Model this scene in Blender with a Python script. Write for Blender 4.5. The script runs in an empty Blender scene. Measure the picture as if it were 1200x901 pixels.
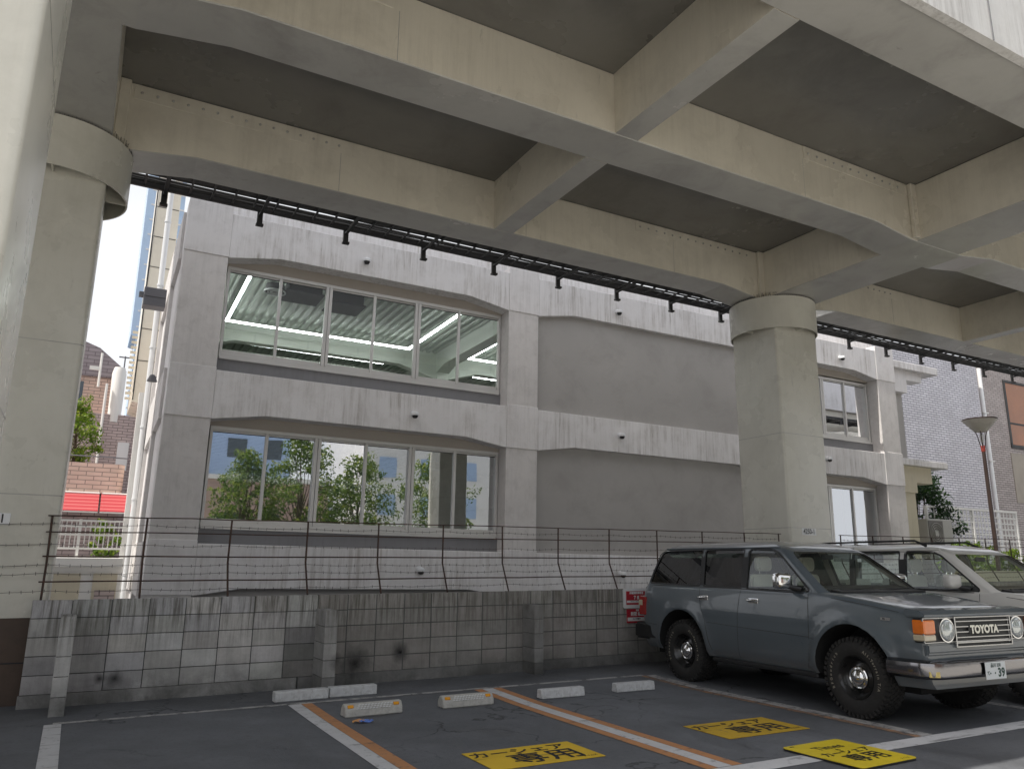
import bpy, bmesh, math, random
from mathutils import Vector, Matrix
random.seed(7)
COL = bpy.context.scene.collection
R = math.radians

# ------------------------------------------------------------------ materials
def _nt(name):
    m = bpy.data.materials.new(name); m.use_nodes = True
    nt = m.node_tree; nt.nodes.clear()
    return m, nt, nt.nodes, nt.links
def _out(nt, sh):
    o = nt.nodes.new('ShaderNodeOutputMaterial'); nt.links.new(sh, o.inputs['Surface']); return o
def c4(c): return (c[0], c[1], c[2], 1.0)
def mixrgb(nt, fac, a, b, mode='MIX'):
    n = nt.nodes.new('ShaderNodeMix'); n.data_type = 'RGBA'; n.blend_type = mode
    for sock, v in ((n.inputs['Factor'], fac), (n.inputs['A'], a), (n.inputs['B'], b)):
        pass
    fs = n.inputs[0]; A = n.inputs[6]; B = n.inputs[7]
    for s, v in ((fs, fac), (A, a), (B, b)):
        if isinstance(v, (int, float)): s.default_value = v
        elif isinstance(v, (tuple, list)): s.default_value = c4(v)
        else: nt.links.new(v, s)
    return n.outputs[2]
def noise(nt, vec, scale, detail=4, rough=.55, dist=0):
    n = nt.nodes.new('ShaderNodeTexNoise'); n.inputs['Scale'].default_value = scale
    n.inputs['Detail'].default_value = detail; n.inputs['Roughness'].default_value = rough
    n.inputs['Distortion'].default_value = dist
    if vec is not None: nt.links.new(vec, n.inputs['Vector'])
    return n.outputs['Fac']
def ramp(nt, fac, stops):
    n = nt.nodes.new('ShaderNodeValToRGB'); nt.links.new(fac, n.inputs[0])
    e = n.color_ramp.elements
    while len(e) < len(stops): e.new(.5)
    for i, (p, c) in enumerate(stops):
        e[i].position = p; e[i].color = c4(c) if isinstance(c, (tuple, list)) else (c, c, c, 1)
    return n.outputs['Color']
def mapping(nt, scale=(1,1,1), loc=(0,0,0), rot=(0,0,0), src='Object'):
    t = nt.nodes.new('ShaderNodeTexCoord'); m = nt.nodes.new('ShaderNodeMapping')
    nt.links.new(t.outputs[src], m.inputs[0])
    m.inputs['Scale'].default_value = scale; m.inputs['Location'].default_value = loc
    m.inputs['Rotation'].default_value = rot
    return m.outputs[0]
def bumpn(nt, h, strength, dist=.01, prev=None):
    b = nt.nodes.new('ShaderNodeBump'); b.inputs['Strength'].default_value = strength
    b.inputs['Distance'].default_value = dist; nt.links.new(h, b.inputs['Height'])
    if prev is not None: nt.links.new(prev, b.inputs['Normal'])
    return b.outputs[0]
def mul(nt, a, b, op='MULTIPLY'):
    n = nt.nodes.new('ShaderNodeMath'); n.operation = op
    for s, v in ((n.inputs[0], a), (n.inputs[1], b)):
        if isinstance(v, (int, float)): s.default_value = v
        else: nt.links.new(v, s)
    return n.outputs[0]
def bsdf(nt, base, rough=.6, metal=0, normal=None, coat=0, spec=.5):
    b = nt.nodes.new('ShaderNodeBsdfPrincipled')
    for key, v in (('Base Color', base), ('Roughness', rough), ('Metallic', metal)):
        s = b.inputs[key]
        if isinstance(v, (tuple, list)): s.default_value = c4(v)
        elif isinstance(v, (int, float)): s.default_value = v
        else: nt.links.new(v, s)
    b.inputs['Coat Weight'].default_value = coat; b.inputs['Coat Roughness'].default_value = .04
    b.inputs['Specular IOR Level'].default_value = spec
    if normal is not None: nt.links.new(normal, b.inputs['Normal'])
    return b.outputs[0]

def surf(name, col, rough=.6, var=.12, scale=1.5, dirt=None, dirt_amt=0., streak=0., streak_col=None,
         bump=.15, bscale=60, metal=0, coat=0, spec=.5, rvar=.1, tone=False, scuff=0.):
    """painted / cast surface: low-frequency tone change, dirt blotches, vertical run marks, fine bump"""
    m, nt, N, L = _nt(name)
    v = mapping(nt)
    n1 = noise(nt, v, scale, 6, .6)
    lo = tuple(max(0, c*(1-var)) for c in col); hi = tuple(min(1, c*(1+var)) for c in col)
    base = ramp(nt, n1, [(.3, lo), (.7, hi)])
    if dirt_amt:
        n2 = noise(nt, v, scale*2.7, 8, .7, .4)
        f = ramp(nt, n2, [(.48, 0.), (.75, dirt_amt)])
        base = mixrgb(nt, f, base, dirt or tuple(c*.35 for c in col))
    if streak:
        vs = mapping(nt, (5.5, 5.5, .28)); n3 = noise(nt, vs, 1.9, 9, .78, .15)
        vb = noise(nt, v, .9, 6, .65, .5)
        f = ramp(nt, n3, [(.45, 0.), (.56, streak*.4), (.68, streak)])
        f = mul(nt, f, ramp(nt, vb, [(.38, .08), (.58, 1.)]))
        base = mixrgb(nt, f, base, streak_col or tuple(c*.4 for c in col))
    if tone:
        a = N.new('ShaderNodeAttribute'); a.attribute_name = 'tone'
        base = mixrgb(nt, 1., base, a.outputs['Color'], 'MULTIPLY')
    if scuff:
        sc = noise(nt, mapping(nt, (1, 1, .5), (3, 1, 7), (.4, .2, .6)), 5, 11, .82, 1.8)
        base = mixrgb(nt, ramp(nt, sc, [(.69, 0.), (.715, scuff)]), base, tuple(min(1., c*1.5+.05) for c in col))
        s2 = noise(nt, mapping(nt, (1.6, 1.6, .4), (9, 3, 2)), 2.3, 8, .75, .8)
        base = mixrgb(nt, ramp(nt, s2, [(.64, 0.), (.70, scuff*.7)]), base, tuple(c*.45 for c in col))
    nb = noise(nt, v, bscale, 6, .6)
    rr = ramp(nt, n1, [(.25, max(.02, rough-rvar)), (.75, min(1, rough+rvar))])
    _out(nt, bsdf(nt, base, rr, metal, bumpn(nt, nb, bump, .006) if bump else None, coat, spec))
    return m

def emit(name, col, s):
    m, nt, N, L = _nt(name); e = N.new('ShaderNodeEmission'); e.inputs[0].default_value = c4(col); e.inputs[1].default_value = s
    _out(nt, e.outputs[0]); return m

def glass(name, tint=(.8, .9, .86), refl=.12, rough=.0, wavy=True):
    m, nt, N, L = _nt(name)
    t = N.new('ShaderNodeBsdfTransparent'); t.inputs[0].default_value = c4(tint)
    g = N.new('ShaderNodeBsdfGlossy'); g.inputs['Roughness'].default_value = rough; g.inputs[0].default_value = (.95, .97, 1, 1)
    v = mapping(nt); nz = noise(nt, v, .55, 2)
    if wavy: L.new(bumpn(nt, nz, .10, .02), g.inputs['Normal'])
    fr = N.new('ShaderNodeFresnel'); fr.inputs[0].default_value = 1.5
    f = mul(nt, fr.outputs[0], 1.0); f = mul(nt, f, refl, 'ADD')
    ge = N.new('ShaderNodeNewGeometry'); f = mul(nt, f, mul(nt, 1., ge.outputs['Backfacing'], 'SUBTRACT')) if not wavy else f
    mx = N.new('ShaderNodeMixShader'); L.new(f, mx.inputs[0]); L.new(t.outputs[0], mx.inputs[1]); L.new(g.outputs[0], mx.inputs[2])
    _out(nt, mx.outputs[0]); return m

def leafmat(name, a, b, c):
    m, nt, N, L = _nt(name)
    oi = N.new('ShaderNodeAttribute'); oi.attribute_name = 'tone'
    base = ramp(nt, oi.outputs['Fac'], [(0, a), (.55, b), (1, c)])
    d = bsdf(nt, base, .55, 0, None, 0, .3)
    tr = N.new('ShaderNodeBsdfTranslucent'); L.new(mixrgb(nt, 1., base, (1.0, 1.15, .5), 'MULTIPLY'), tr.inputs[0])
    mx = N.new('ShaderNodeMixShader'); mx.inputs[0].default_value = .35
    L.new(d, mx.inputs[1]); L.new(tr.outputs[0], mx.inputs[2]); _out(nt, mx.outputs[0]); return m

def brickmat(name, c1, c2, mortar, w, h, axis='x', msize=.012, rough=.7, offset=.5, bumps=.4):
    m, nt, N, L = _nt(name)
    t = N.new('ShaderNodeTexCoord'); s = N.new('ShaderNodeSeparateXYZ'); L.new(t.outputs['Object'], s.inputs[0])
    cmb = N.new('ShaderNodeCombineXYZ')
    xx = mul(nt, s.outputs['X'], s.outputs['Y'], 'ADD') if axis == 'xy' else s.outputs['X' if axis == 'x' else 'Y']
    L.new(xx, cmb.inputs[0]); L.new(s.outputs['Z'], cmb.inputs[1])
    b = N.new('ShaderNodeTexBrick'); L.new(cmb.outputs[0], b.inputs['Vector'])
    b.inputs['Scale'].default_value = 1; b.inputs['Brick Width'].default_value = w; b.inputs['Row Height'].default_value = h
    b.inputs['Mortar Size'].default_value = msize; b.inputs['Color1'].default_value = c4(c1); b.inputs['Color2'].default_value = c4(c2)
    b.inputs['Mortar'].default_value = c4(mortar); b.offset = offset
    v = mapping(nt); n = noise(nt, v, 1.2, 5)
    base = mixrgb(nt, ramp(nt, n, [(.35, 0.), (.7, .35)]), b.outputs['Color'], tuple(c*.5 for c in c1))
    _out(nt, bsdf(nt, base, rough, 0, bumpn(nt, b.outputs['Fac'], -bumps, .01)))
    return m

# ------------------------------------------------------------------ mesh builder
class MB:
    def __init__(s): s.v = []; s.f = []; s.mi = []; s.tone = []; s.t = 1.0; s.m = 0
    def add(s, vs, fs):
        o = len(s.v); s.v += [tuple(p) for p in vs]
        for f in fs: s.f.append(tuple(i+o for i in f)); s.mi.append(s.m); s.tone.append(s.t)
        return s
    def box(s, x0, x1, y0, y1, z0, z1):
        vs = [(x, y, z) for x in (x0, x1) for y in (y0, y1) for z in (z0, z1)]
        return s.add(vs, [(0,1,3,2),(4,6,7,5),(0,4,5,1),(2,3,7,6),(0,2,6,4),(1,5,7,3)])
    def obox(s, c, ax, ay, az, hx, hy, hz):
        c, ax, ay, az = map(Vector, (c, ax, ay, az)); vs = []
        for i in (-1, 1):
            for j in (-1, 1):
                for k in (-1, 1): vs.append(c+ax*hx*i+ay*hy*j+az*hz*k)
        return s.add(vs, [(0,1,3,2),(4,6,7,5),(0,4,5,1),(2,3,7,6),(0,2,6,4),(1,5,7,3)])
    def prism(s, poly, ax, a, b):
        """poly in the plane normal to ax ('x': (y,z), 'y': (x,z), 'z': (x,y)), extruded from a to b"""
        def P(p, t): return {'x': (t, p[0], p[1]), 'y': (p[0], t, p[1]), 'z': (p[0], p[1], t)}[ax]
        n = len(poly); vs = [P(p, a) for p in poly]+[P(p, b) for p in poly]
        fs = [tuple(range(n)), tuple(range(2*n-1, n-1, -1))]+[(i, i+n, (i+1) % n+n, (i+1) % n) for i in range(n)]
        return s.add(vs, fs)
    def tube(s, pts, r, n=8, cap=True):
        pts = [Vector(p) for p in pts]; rs = r if isinstance(r, (list, tuple)) else [r]*len(pts)
        vs = []; up = None
        for i, p in enumerate(pts):
            d = (pts[min(i+1, len(pts)-1)]-pts[max(i-1, 0)]).normalized()
            if up is None or abs(d.dot(up)) > .99: up = Vector((0,0,1)) if abs(d.z) < .9 else Vector((1,0,0))
            a = d.cross(up).normalized(); b = a.cross(d).normalized(); up = b
            for k in range(n):
                t = 2*math.pi*k/n; vs.append(p+(a*math.cos(t)+b*math.sin(t))*rs[i])
        fs = []
        for i in range(len(pts)-1):
            for k in range(n): fs.append((i*n+k, i*n+(k+1) % n, (i+1)*n+(k+1) % n, (i+1)*n+k))
        if cap: fs += [tuple(range(n-1, -1, -1)), tuple(range((len(pts)-1)*n, len(pts)*n))]
        return s.add(vs, fs)
    def lathe(s, prof, c=(0,0,0), ax='z', n=32, closed=False):
        """prof [(r, t)] revolved about axis ax through c"""
        c = Vector(c); vs = []
        for (r, t) in prof:
            for k in range(n):
                a = 2*math.pi*k/n; u, w = r*math.cos(a), r*math.sin(a)
                vs.append(c+Vector({'z': (u, w, t), 'y': (u, t, w), 'x': (t, u, w)}[ax]))
        fs = []; m = len(prof)
        for i in range(m if closed else m-1):
            j = (i+1) % m
            for k in range(n): fs.append((i*n+k, i*n+(k+1) % n, j*n+(k+1) % n, j*n+k))
        return s.add(vs, fs)
    def quad(s, a, b, c, d): return s.add([a, b, c, d], [(0,1,2,3)])
    def build(s, name, mat, parent=None, bevel=0, smooth=False, local=False, fix=True, seg=1):
        me = bpy.data.meshes.new(name); me.from_pydata([Vector(p) for p in s.v], [], s.f)
        mats = mat if isinstance(mat, list) else [mat]
        for m in mats: me.materials.append(m)
        me.polygons.foreach_set('material_index', s.mi)
        at = me.color_attributes.new('tone', 'FLOAT_COLOR', 'CORNER')
        i = 0
        for p, t in zip(me.polygons, s.tone):
            for li in p.loop_indices: at.data[li].color = (t, t, t, 1) if not isinstance(t, tuple) else (*t, 1)
        o = bpy.data.objects.new(name, me); COL.objects.link(o)
        if fix or bevel:
            bm = bmesh.new(); bm.from_mesh(me)
            if fix: bmesh.ops.recalc_face_normals(bm, faces=bm.faces)
            if bevel:
                es = [e for e in bm.edges if len(e.link_faces) == 2 and e.calc_face_angle(0) > R(35)]
                bmesh.ops.bevel(bm, geom=es, offset=bevel, segments=seg, affect='EDGES', clamp_overlap=True)
            bm.to_mesh(me); bm.free()
        if smooth:
            me.polygons.foreach_set('use_smooth', [True]*len(me.polygons))
            me.set_sharp_from_angle(angle=R(38))
        if parent is not None:
            o.parent = parent
            if not local:
                off = parent.matrix_basis.translation if parent.parent is None else parent['_org']
                off = Vector(off); me.transform(Matrix.Translation(-off))
        else:
            ctr = sum((Vector(v.co) for v in me.vertices), Vector())/max(1, len(me.vertices))
            ctr.z = min(v.co.z for v in me.vertices)
            me.transform(Matrix.Translation(-ctr)); o.location = ctr
        return o

def tag(o, label=None, cat=None, group=None, kind=None):
    if label: o['label'] = label
    if cat: o['category'] = cat
    if group: o['group'] = group
    if kind: o['kind'] = kind
    return o
def thing(name, label, cat, loc=(0,0,0), rotz=0, group=None):
    o = bpy.data.objects.new(name, None); COL.objects.link(o); o.location = loc; o.rotation_euler = (0,0,rotz)
    o.empty_display_size = .2
    return tag(o, label, cat, group)
def copy_tree(o, parent=None):
    c = o.copy(); COL.objects.link(c)
    if parent is not None: c.parent = parent
    for ch in [x for x in o.children]: copy_tree(ch, c)
    return c

def text_mesh(txt, size, bold=0.0, space=1.0, align='CENTER', ext=0.0):
    cu = bpy.data.curves.new('t', 'FONT'); cu.body = txt; cu.size = size; cu.offset = bold; cu.space_character = space
    cu.align_x = align; cu.align_y = 'CENTER'; cu.extrude = ext; cu.resolution_u = 3
    o = bpy.data.objects.new('t', cu); COL.objects.link(o)
    dg = bpy.context.evaluated_depsgraph_get(); dg.update()
    me = bpy.data.meshes.new_from_object(o.evaluated_get(dg))
    bpy.data.objects.remove(o); bpy.data.curves.remove(cu)
    return me
def put_text(name, txt, size, M, mat, parent, bold=0., space=1., sx=1., sy=1., align='CENTER'):
    """M: 4x4 whose x axis is the reading direction and y axis the up direction; parent-local"""
    thick = bold if any(ord(c) > 0x3000 for c in txt) else 0.
    me = text_mesh(txt, size, 0. if thick else bold, space, align)
    if thick:
        bm = bmesh.new(); k = thick*1.0
        for i, (dx, dy) in enumerate(((0, 0), (k, 0), (-k, 0), (0, k), (0, -k), (k, k), (-k, -k))):
            mc = me.copy(); mc.transform(Matrix.Translation((dx, dy, .00015*i))); bm.from_mesh(mc); bpy.data.meshes.remove(mc)
        bm.to_mesh(me); bm.free()
    me.transform(Matrix.Diagonal((sx, sy, 1, 1))); me.transform(M)
    me.materials.clear(); me.materials.append(mat); me.name = name
    o = bpy.data.objects.new(name, me); COL.objects.link(o); o.parent = parent
    return o
def frame(o, x, y):
    x = Vector(x).normalized(); y = Vector(y).normalized(); z = x.cross(y)
    M = Matrix.Identity(4)
    for i in range(3): M[i][0], M[i][1], M[i][2], M[i][3] = x[i], y[i], z[i], o[i]
    return M
def rrect(x0, x1, y0, y1, r, n=4):
    pts = []
    for cx, cy, a0 in ((x1-r, y1-r, 0), (x0+r, y1-r, 90), (x0+r, y0+r, 180), (x1-r, y0+r, 270)):
        for i in range(n+1):
            a = R(a0+90*i/n); pts.append((cx+r*math.cos(a), cy+r*math.sin(a)))
    return pts
def smooth01(t): t = max(0., min(1., t)); return t*t*(3-2*t)
def gz(x, y): return .008*max(0., min(9., x))*smooth01((y-7.8)/2.3)
M = {}
M['beige'] = surf('beige_bridge_paint', (.67, .63, .54), .30, .08, .55, (.34, .31, .26), .35, .25, (.32, .29, .24), .12, 24, spec=.6, rvar=.1, scuff=.5)
M['beige_dark'] = surf('shaded_weathered_soffit_paint', (.43, .42, .395), .22, .14, .45, (.20, .19, .18), .45, 0, None, .25, 16, spec=.7, rvar=.1, scuff=.6)  # darker copy of the beige for undersides: their shade in the colour, plus dirt
M['ceil'] = surf('bridge_deck_underside', (.155, .150, .138), .22, .22, .3, (.085, .08, .072), .6, 0, None, .3, 14, spec=.7, rvar=.12, scuff=.3)  # bridge paint darkened, deep shade under the deck put into the colour
M['pier'] = surf('pier_paint', (.62, .605, .54), .28, .06, .7, (.38, .37, .31), .35, .18, (.38, .36, .30), .12, 22, spec=.6, rvar=.08, scuff=.6)
M['fascia'] = surf('streaked_white_fascia', (.66, .65, .635), .6, .06, 1., (.4, .38, .35), .3, .95, (.30, .28, .26), .1, 40)
M['brown'] = surf('brown_rusty_steel', (.075, .05, .036), .6, .25, 2., (.03, .02, .015), .5, .2, None, .3, 40)
M['conc'] = surf('painted_facade_concrete', (.77, .75, .745), .8, .06, .6, (.42, .39, .36), .4, .35, (.25, .235, .22), .35, 55, rvar=.03)
M['conc_band'] = surf('streaked_facade_band', (.79, .775, .775), .8, .06, .6, (.52, .49, .46), .4, .9, (.34, .31, .28), .35, 55, rvar=.03)
M['conc_col'] = surf('facade_column_concrete', (.68, .655, .64), .85, .06, 1.4, (.3, .28, .26), .3, .25, (.25, .24, .23), .5, 45, rvar=.03)
M['panel'] = surf('grey_infill_wall', (.40, .385, .37), .8, .08, .4, (.26, .245, .23), .45, 0, None, .15, 50, rvar=.03)
M['strip'] = surf('dark_grey_sill_wall', (.21, .21, .22), .7, .06, 1, None, 0, .3, (.1, .1, .1), .1, 50)
M['soffit'] = surf('brownish_recess_wall', (.42, .38, .335), .8, .06, 1, None, 0, 0, None, .1, 50)
M['cream'] = surf('cream_render', (.66, .60, .46), .75, .05, 1, (.45, .4, .3), .2, .2, None, .15, 50)
M['alu'] = surf('anodised_window_frame', (.66, .65, .63), .38, .03, 2, None, 0, 0, None, 0, 50, metal=.25)
M['gasket'] = surf('dark_gasket', (.03, .03, .03), .6, .05, 2, None, 0, 0, None, 0)
M['glass_up'] = glass('office_glass', (.86, .95, .90), .05)
M['glass_lo'] = glass('reflective_office_glass', (.78, .90, .86), .52)
M['white_in'] = surf('interior_white', (.62, .66, .60), .8, .04, 1, None, 0, 0, None, 0)
M['deck_in'] = surf('interior_corrugated_deck', (.42, .47, .41), .5, .06, 1, None, 0, 0, None, 0)
M['dark_in'] = surf('interior_dark_unit', (.05, .055, .05), .6, .1, 3, None, 0, 0, None, 0)
M['blue_in'] = surf('interior_blind', (.35, .42, .52), .8, .1, 3, None, 0, 0, None, 0)
M['slat'] = surf('pale_green_stripe_slats', (.50, .56, .52), .6, .05, 2, None, 0, 0, None, 0)  # for the added slats that imitate reflected stripes
M['drape'] = surf('grey_green_drape', (.40, .47, .46), .8, .1, 3, None, 0, 0, None, 0)
M['tube'] = emit('lit_linear_lamp', (1., .97, 1.), 19.)
M['black_steel'] = surf('black_cable_tray_steel', (.018, .018, .019), .5, .2, 3, None, 0, 0, None, .1, 50)
M['rust'] = surf('rusty_fence_steel', (.055, .035, .028), .75, .3, 8, (.16, .06, .03), .6, 0, None, .3, 90)
M['wire'] = surf('weathered_wire', (.10, .09, .085), .7, .2, 8, None, 0, 0, None, 0)
M['white_paint'] = surf('white_enamel', (.78, .78, .77), .4, .04, 2, (.5, .48, .45), .2, .1, None, .05, 50)
M['plainwhite'] = surf('clean_white_plate', (.72, .73, .74), .4, .03, 2, None, 0, 0, None, 0)
M['blackink'] = surf('black_lettering', (.015, .015, .017), .5, .05, 4, None, 0, 0, None, 0)
M['red'] = surf('red_sign_sheet', (.42, .02, .035), .45, .06, 3, None, 0, 0, None, 0)
M['whiteink'] = surf('white_lettering', (.75, .75, .75), .5, .03, 4, None, 0, 0, None, 0)
M['cream_ink'] = surf('cream_grille_lettering', (.8, .77, .66), .35, .03, 4, None, 0, 0, None, 0)
M['stop_white'] = surf('scuffed_white_stop', (.62, .63, .64), .75, .12, 6, (.2, .19, .18), .6, .4, (.2, .19, .18), .4, 70)
M['stop_conc'] = surf('grey_concrete_stop', (.50, .49, .46), .85, .1, 7, (.16, .15, .14), .5, .2, None, .6, 60)
M['amber'] = surf('amber_reflector', (.75, .33, .02), .25, .05, 9, None, 0, 0, None, 0)
M['silver'] = surf('chrome', (.78, .78, .78), .08, .03, 4, None, 0, 0, None, 0, metal=1., rvar=.03)
M['greyplastic'] = surf('grey_unit_casing', (.45, .44, .41), .5, .04, 2, (.25, .24, .2), .2, .1, None, .05)
M['greybox'] = surf('slate_grey_box', (.13, .13, .145), .5, .05, 2, None, 0, 0, None, 0)
M['bark'] = surf('bark', (.09, .065, .045), .9, .25, 4, None, 0, 0, None, .7, 25)
M['leaf_sun'] = leafmat('broadleaf_foliage', (.045, .09, .02), (.13, .20, .035), (.34, .36, .07))
M['leaf_dark'] = leafmat('dark_shrub_foliage', (.010, .024, .010), (.020, .048, .018), (.045, .085, .03))
M['leaf_bright'] = leafmat('bright_young_foliage', (.06, .11, .012), (.15, .24, .025), (.30, .34, .05))
# ------------------------------------------------------------------ ground and markings
def asphalt(name, col, patch):
    m, nt, N, L = _nt(name)
    v = mapping(nt, src='Object')
    big = noise(nt, v, .45, 5, .6, .6); mid = noise(nt, v, 2.2, 6, .65); fine = noise(nt, v, 95, 3, .7)
    vor = N.new('ShaderNodeTexVoronoi'); vor.inputs['Scale'].default_value = 140; L.new(v, vor.inputs['Vector'])
    base = ramp(nt, big, [(.3, tuple(c*.72 for c in col)), (.5, col), (.72, tuple(c*1.3 for c in col))])
    base = mixrgb(nt, ramp(nt, mid, [(.45, 0.), (.8, .45)]), base, patch)
    # oil spots
    v2 = mapping(nt, (1.0, .55, 1), (3.1, 1.7, 0)); oil = noise(nt, v2, .8, 4, .5, .8)
    base = mixrgb(nt, ramp(nt, oil, [(.60, 0.), (.72, .6)]), base, (.035, .035, .037))
    # pale scuffs and thin cracks
    v3 = mapping(nt, (.7, 2.4, 1), (0, 5, 0), (0, 0, .3)); sc = noise(nt, v3, 1.7, 9, .72, 1.2)
    base = mixrgb(nt, ramp(nt, sc, [(.66, 0.), (.73, .35)]), base, (.28, .275, .265))
    sp = ramp(nt, vor.outputs['Distance'], [(.0, 1.0), (.28, 0.)])
    tone = noise(nt, v, 60, 2, .5)
    base = mixrgb(nt, mul(nt, mul(nt, sp, .55), ramp(nt, tone, [(.45, 0.), (.65, 1.)])), base, (.36, .35, .33))
    ck = N.new('ShaderNodeTexVoronoi'); ck.feature = 'DISTANCE_TO_EDGE'; ck.inputs['Scale'].default_value = .42
    wv = N.new('ShaderNodeVectorMath'); wv.operation = 'ADD'; nz = N.new('ShaderNodeTexNoise'); nz.inputs['Scale'].default_value = 1.7; nz.inputs['Detail'].default_value = 6
    L.new(v, nz.inputs['Vector']); L.new(v, wv.inputs[0]); L.new(nz.outputs['Color'], wv.inputs[1]); L.new(wv.outputs[0], ck.inputs['Vector'])
    ckm = mul(nt, ramp(nt, ck.outputs['Distance'], [(.002, .75), (.006, 0.)]), ramp(nt, noise(nt, v, .35, 3), [(.48, 0.), (.56, 1.)]))
    base = mixrgb(nt, ckm, base, (.03, .03, .03))
    grit = noise(nt, v, 22, 5, .85); base = mixrgb(nt, ramp(nt, grit, [(.30, .45), (.48, 0.)]), base, (.05, .052, .056)); base = mixrgb(nt, ramp(nt, grit, [(.60, 0.), (.75, .4)]), base, (.22, .22, .22))
    h = mul(nt, mul(nt, fine, .6), vor.outputs['Distance'], 'ADD')
    rr = ramp(nt, oil, [(.55, .82), (.72, .45)])
    _out(nt, bsdf(nt, base, rr, 0, bumpn(nt, h, .55, .006), 0, .35)); return m
M['asphalt'] = asphalt('lot_asphalt', (.145, .152, .165), (.082, .086, .094))
def paintline(name, col, wear, asph=(.11, .113, .12)):
    m, nt, N, L = _nt(name); v = mapping(nt)
    n = noise(nt, v, 7, 9, .75); n2 = noise(nt, mapping(nt, (3, 3, 3)), 28, 4, .8)
    vs = mapping(nt, (1.2, 7, 1)); n4 = noise(nt, vs, 1.3, 3, .5)
    f = ramp(nt, n, [(wear, 0.), (wear+.16, 1.)]); f2 = ramp(nt, n2, [(.60, 0.), (.75, .6)])
    base = mixrgb(nt, ramp(nt, noise(nt, v, 2.5, 4), [(.3, 0.), (.7, .4)]), col, tuple(c*.6 for c in col))
    base = mixrgb(nt, f, base, asph); base = mixrgb(nt, f2, base, asph)
    base = mixrgb(nt, ramp(nt, n4, [(.60, 0.), (.70, .55)]), base, (.035, .035, .036))
    _out(nt, bsdf(nt, base, .75, 0, bumpn(nt, n2, .3, .004), 0, .3)); return m
M['line_white'] = paintline('worn_white_road_paint', (.66, .66, .67), .55)
M['line_faint'] = paintline('faded_white_road_paint', (.50, .49, .48), .46)
M['line_orange'] = paintline('worn_orange_road_paint', (.56, .27, .12), .54)
M['orange_faint'] = paintline('faded_orange_road_paint', (.42, .25, .15), .44)
M['yellow'] = paintline('yellow_plate_paint', (.80, .53, .04), .68)
M['yellow_worn'] = paintline('worn_yellow_plate_paint', (.64, .41, .04), .55)
M['yellow_clean'] = surf('yellow_panel', (.78, .60, .03), .45, .06, 2, (.3, .2, .02), .2, 0, None, .05)

def linspace(a, b, n): return [a+(b-a)*i/(n-1) for i in range(n)]
xs = [-400, -120, -40, -15]+linspace(-6, 26, 65)+[40, 90, 200, 400]
ys = [-400, -120, -40, -10]+linspace(-2, 12, 57)+[14, 18, 30, 80, 200, 400]
g = MB(); g.add([(x, y, gz(x, y)) for x in xs for y in ys],
    [(i*len(ys)+j, (i+1)*len(ys)+j, (i+1)*len(ys)+j+1, i*len(ys)+j+1) for i in range(len(xs)-1) for j in range(len(ys)-1)])
tag(g.build('ground', M['asphalt'], smooth=True), kind='structure')

def strip(name, x0, x1, y0, y1, mat, dz=.004):
    """painted strip following the ground"""
    m = MB(); ny = max(2, int(abs(y1-y0)/.25)+1); nx = max(2, int(abs(x1-x0)/.5)+1)
    X = linspace(x0, x1, nx); Y = linspace(y0, y1, ny)
    m.add([(x, y, gz(x, y)+dz) for x in X for y in Y], [(i*ny+j, (i+1)*ny+j, (i+1)*ny+j+1, i*ny+j+1) for i in range(nx-1) for j in range(ny-1)])
    return tag(m.build(name, mat), kind='structure')
strip('parking_line', -.075, .075, -2, 9.25, M['line_white'])
strip('parking_line', .0, 7.3, 9.255, 9.34, M['line_faint'])
strip('parking_line', 2.275, 2.420, 5.06, 9.25, M['line_white'])
strip('parking_line', 2.424, 2.545, 5.06, 9.25, M['line_orange'])
strip('parking_line', 4.590, 4.700, 5.06, 9.25, M['line_orange'])
strip('parking_line', 4.704, 4.855, 5.06, 9.25, M['line_white'])
strip('parking_line', 4.859, 4.970, 5.06, 9.25, M['line_orange'])
strip('parking_line', 7.225, 7.320, 5.06, 9.25, M['orange_faint'])
strip('parking_line', 7.324, 7.490, 5.06, 9.25, M['line_faint'])
strip('parking_line', 9.75, 9.90, 5.06, 9.25, M['line_faint'])
strip('parking_line', 12.2, 12.35, 5.06, 9.25, M['line_faint'])
strip('parking_line', -.2, 30, 4.83, 5.05, M['line_white'])

def ground_sign(label, x0, x1, y0, y1, mat, ink, logo=True, raised=False):
    cx, cy = (x0+x1)/2, (y0+y1)/2
    t = thing('ground_sign', label, 'ground sign', (cx, cy, gz(cx, cy)))
    return t
def gtext(t, txt, size, x, y, z, mat, bold=.0, sx=1., sy=1.):
    put_text('lettering', txt, size, frame((x, y, z), (1,0,0), (0,1,0)), mat, t, bold, 1., sx, sy)
M['ink_worn'] = paintline('worn_black_road_lettering', (.03, .03, .032), .70, (.40, .26, .04))
M['ink_worn2'] = paintline('faded_black_road_lettering', (.045, .042, .035), .56, (.40, .26, .04))
t = ground_sign('yellow car-share marking with crisp black lettering, painted left of the orange and white double line', 3.06, 4.12, 5.78, 6.38, None, None)
MB().box(3.06-3.59, 4.12-3.59, -.30, .30, .003, .007).build('plate', M['yellow'], t, local=True)
gtext(t, 'カーシェア', .205, -.05, .155, .0085, M['ink_worn'], .004, .93, .9)
gtext(t, '専用', .33, .08, -.10, .0085, M['ink_worn'], .005, 1.05, 1.0)
gtext(t, 'タイムズ', .035, .42, -.235, .0085, M['ink_worn'], .001)
t = ground_sign('faded yellow car-share marking with scuffed black lettering in the bay beside the grey-blue SUV', 5.54, 6.62, 5.79, 6.43, None, None)
MB().box(-.54, .54, -.32, .32, .003, .007).build('plate', M['yellow_worn'], t, local=True)
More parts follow.
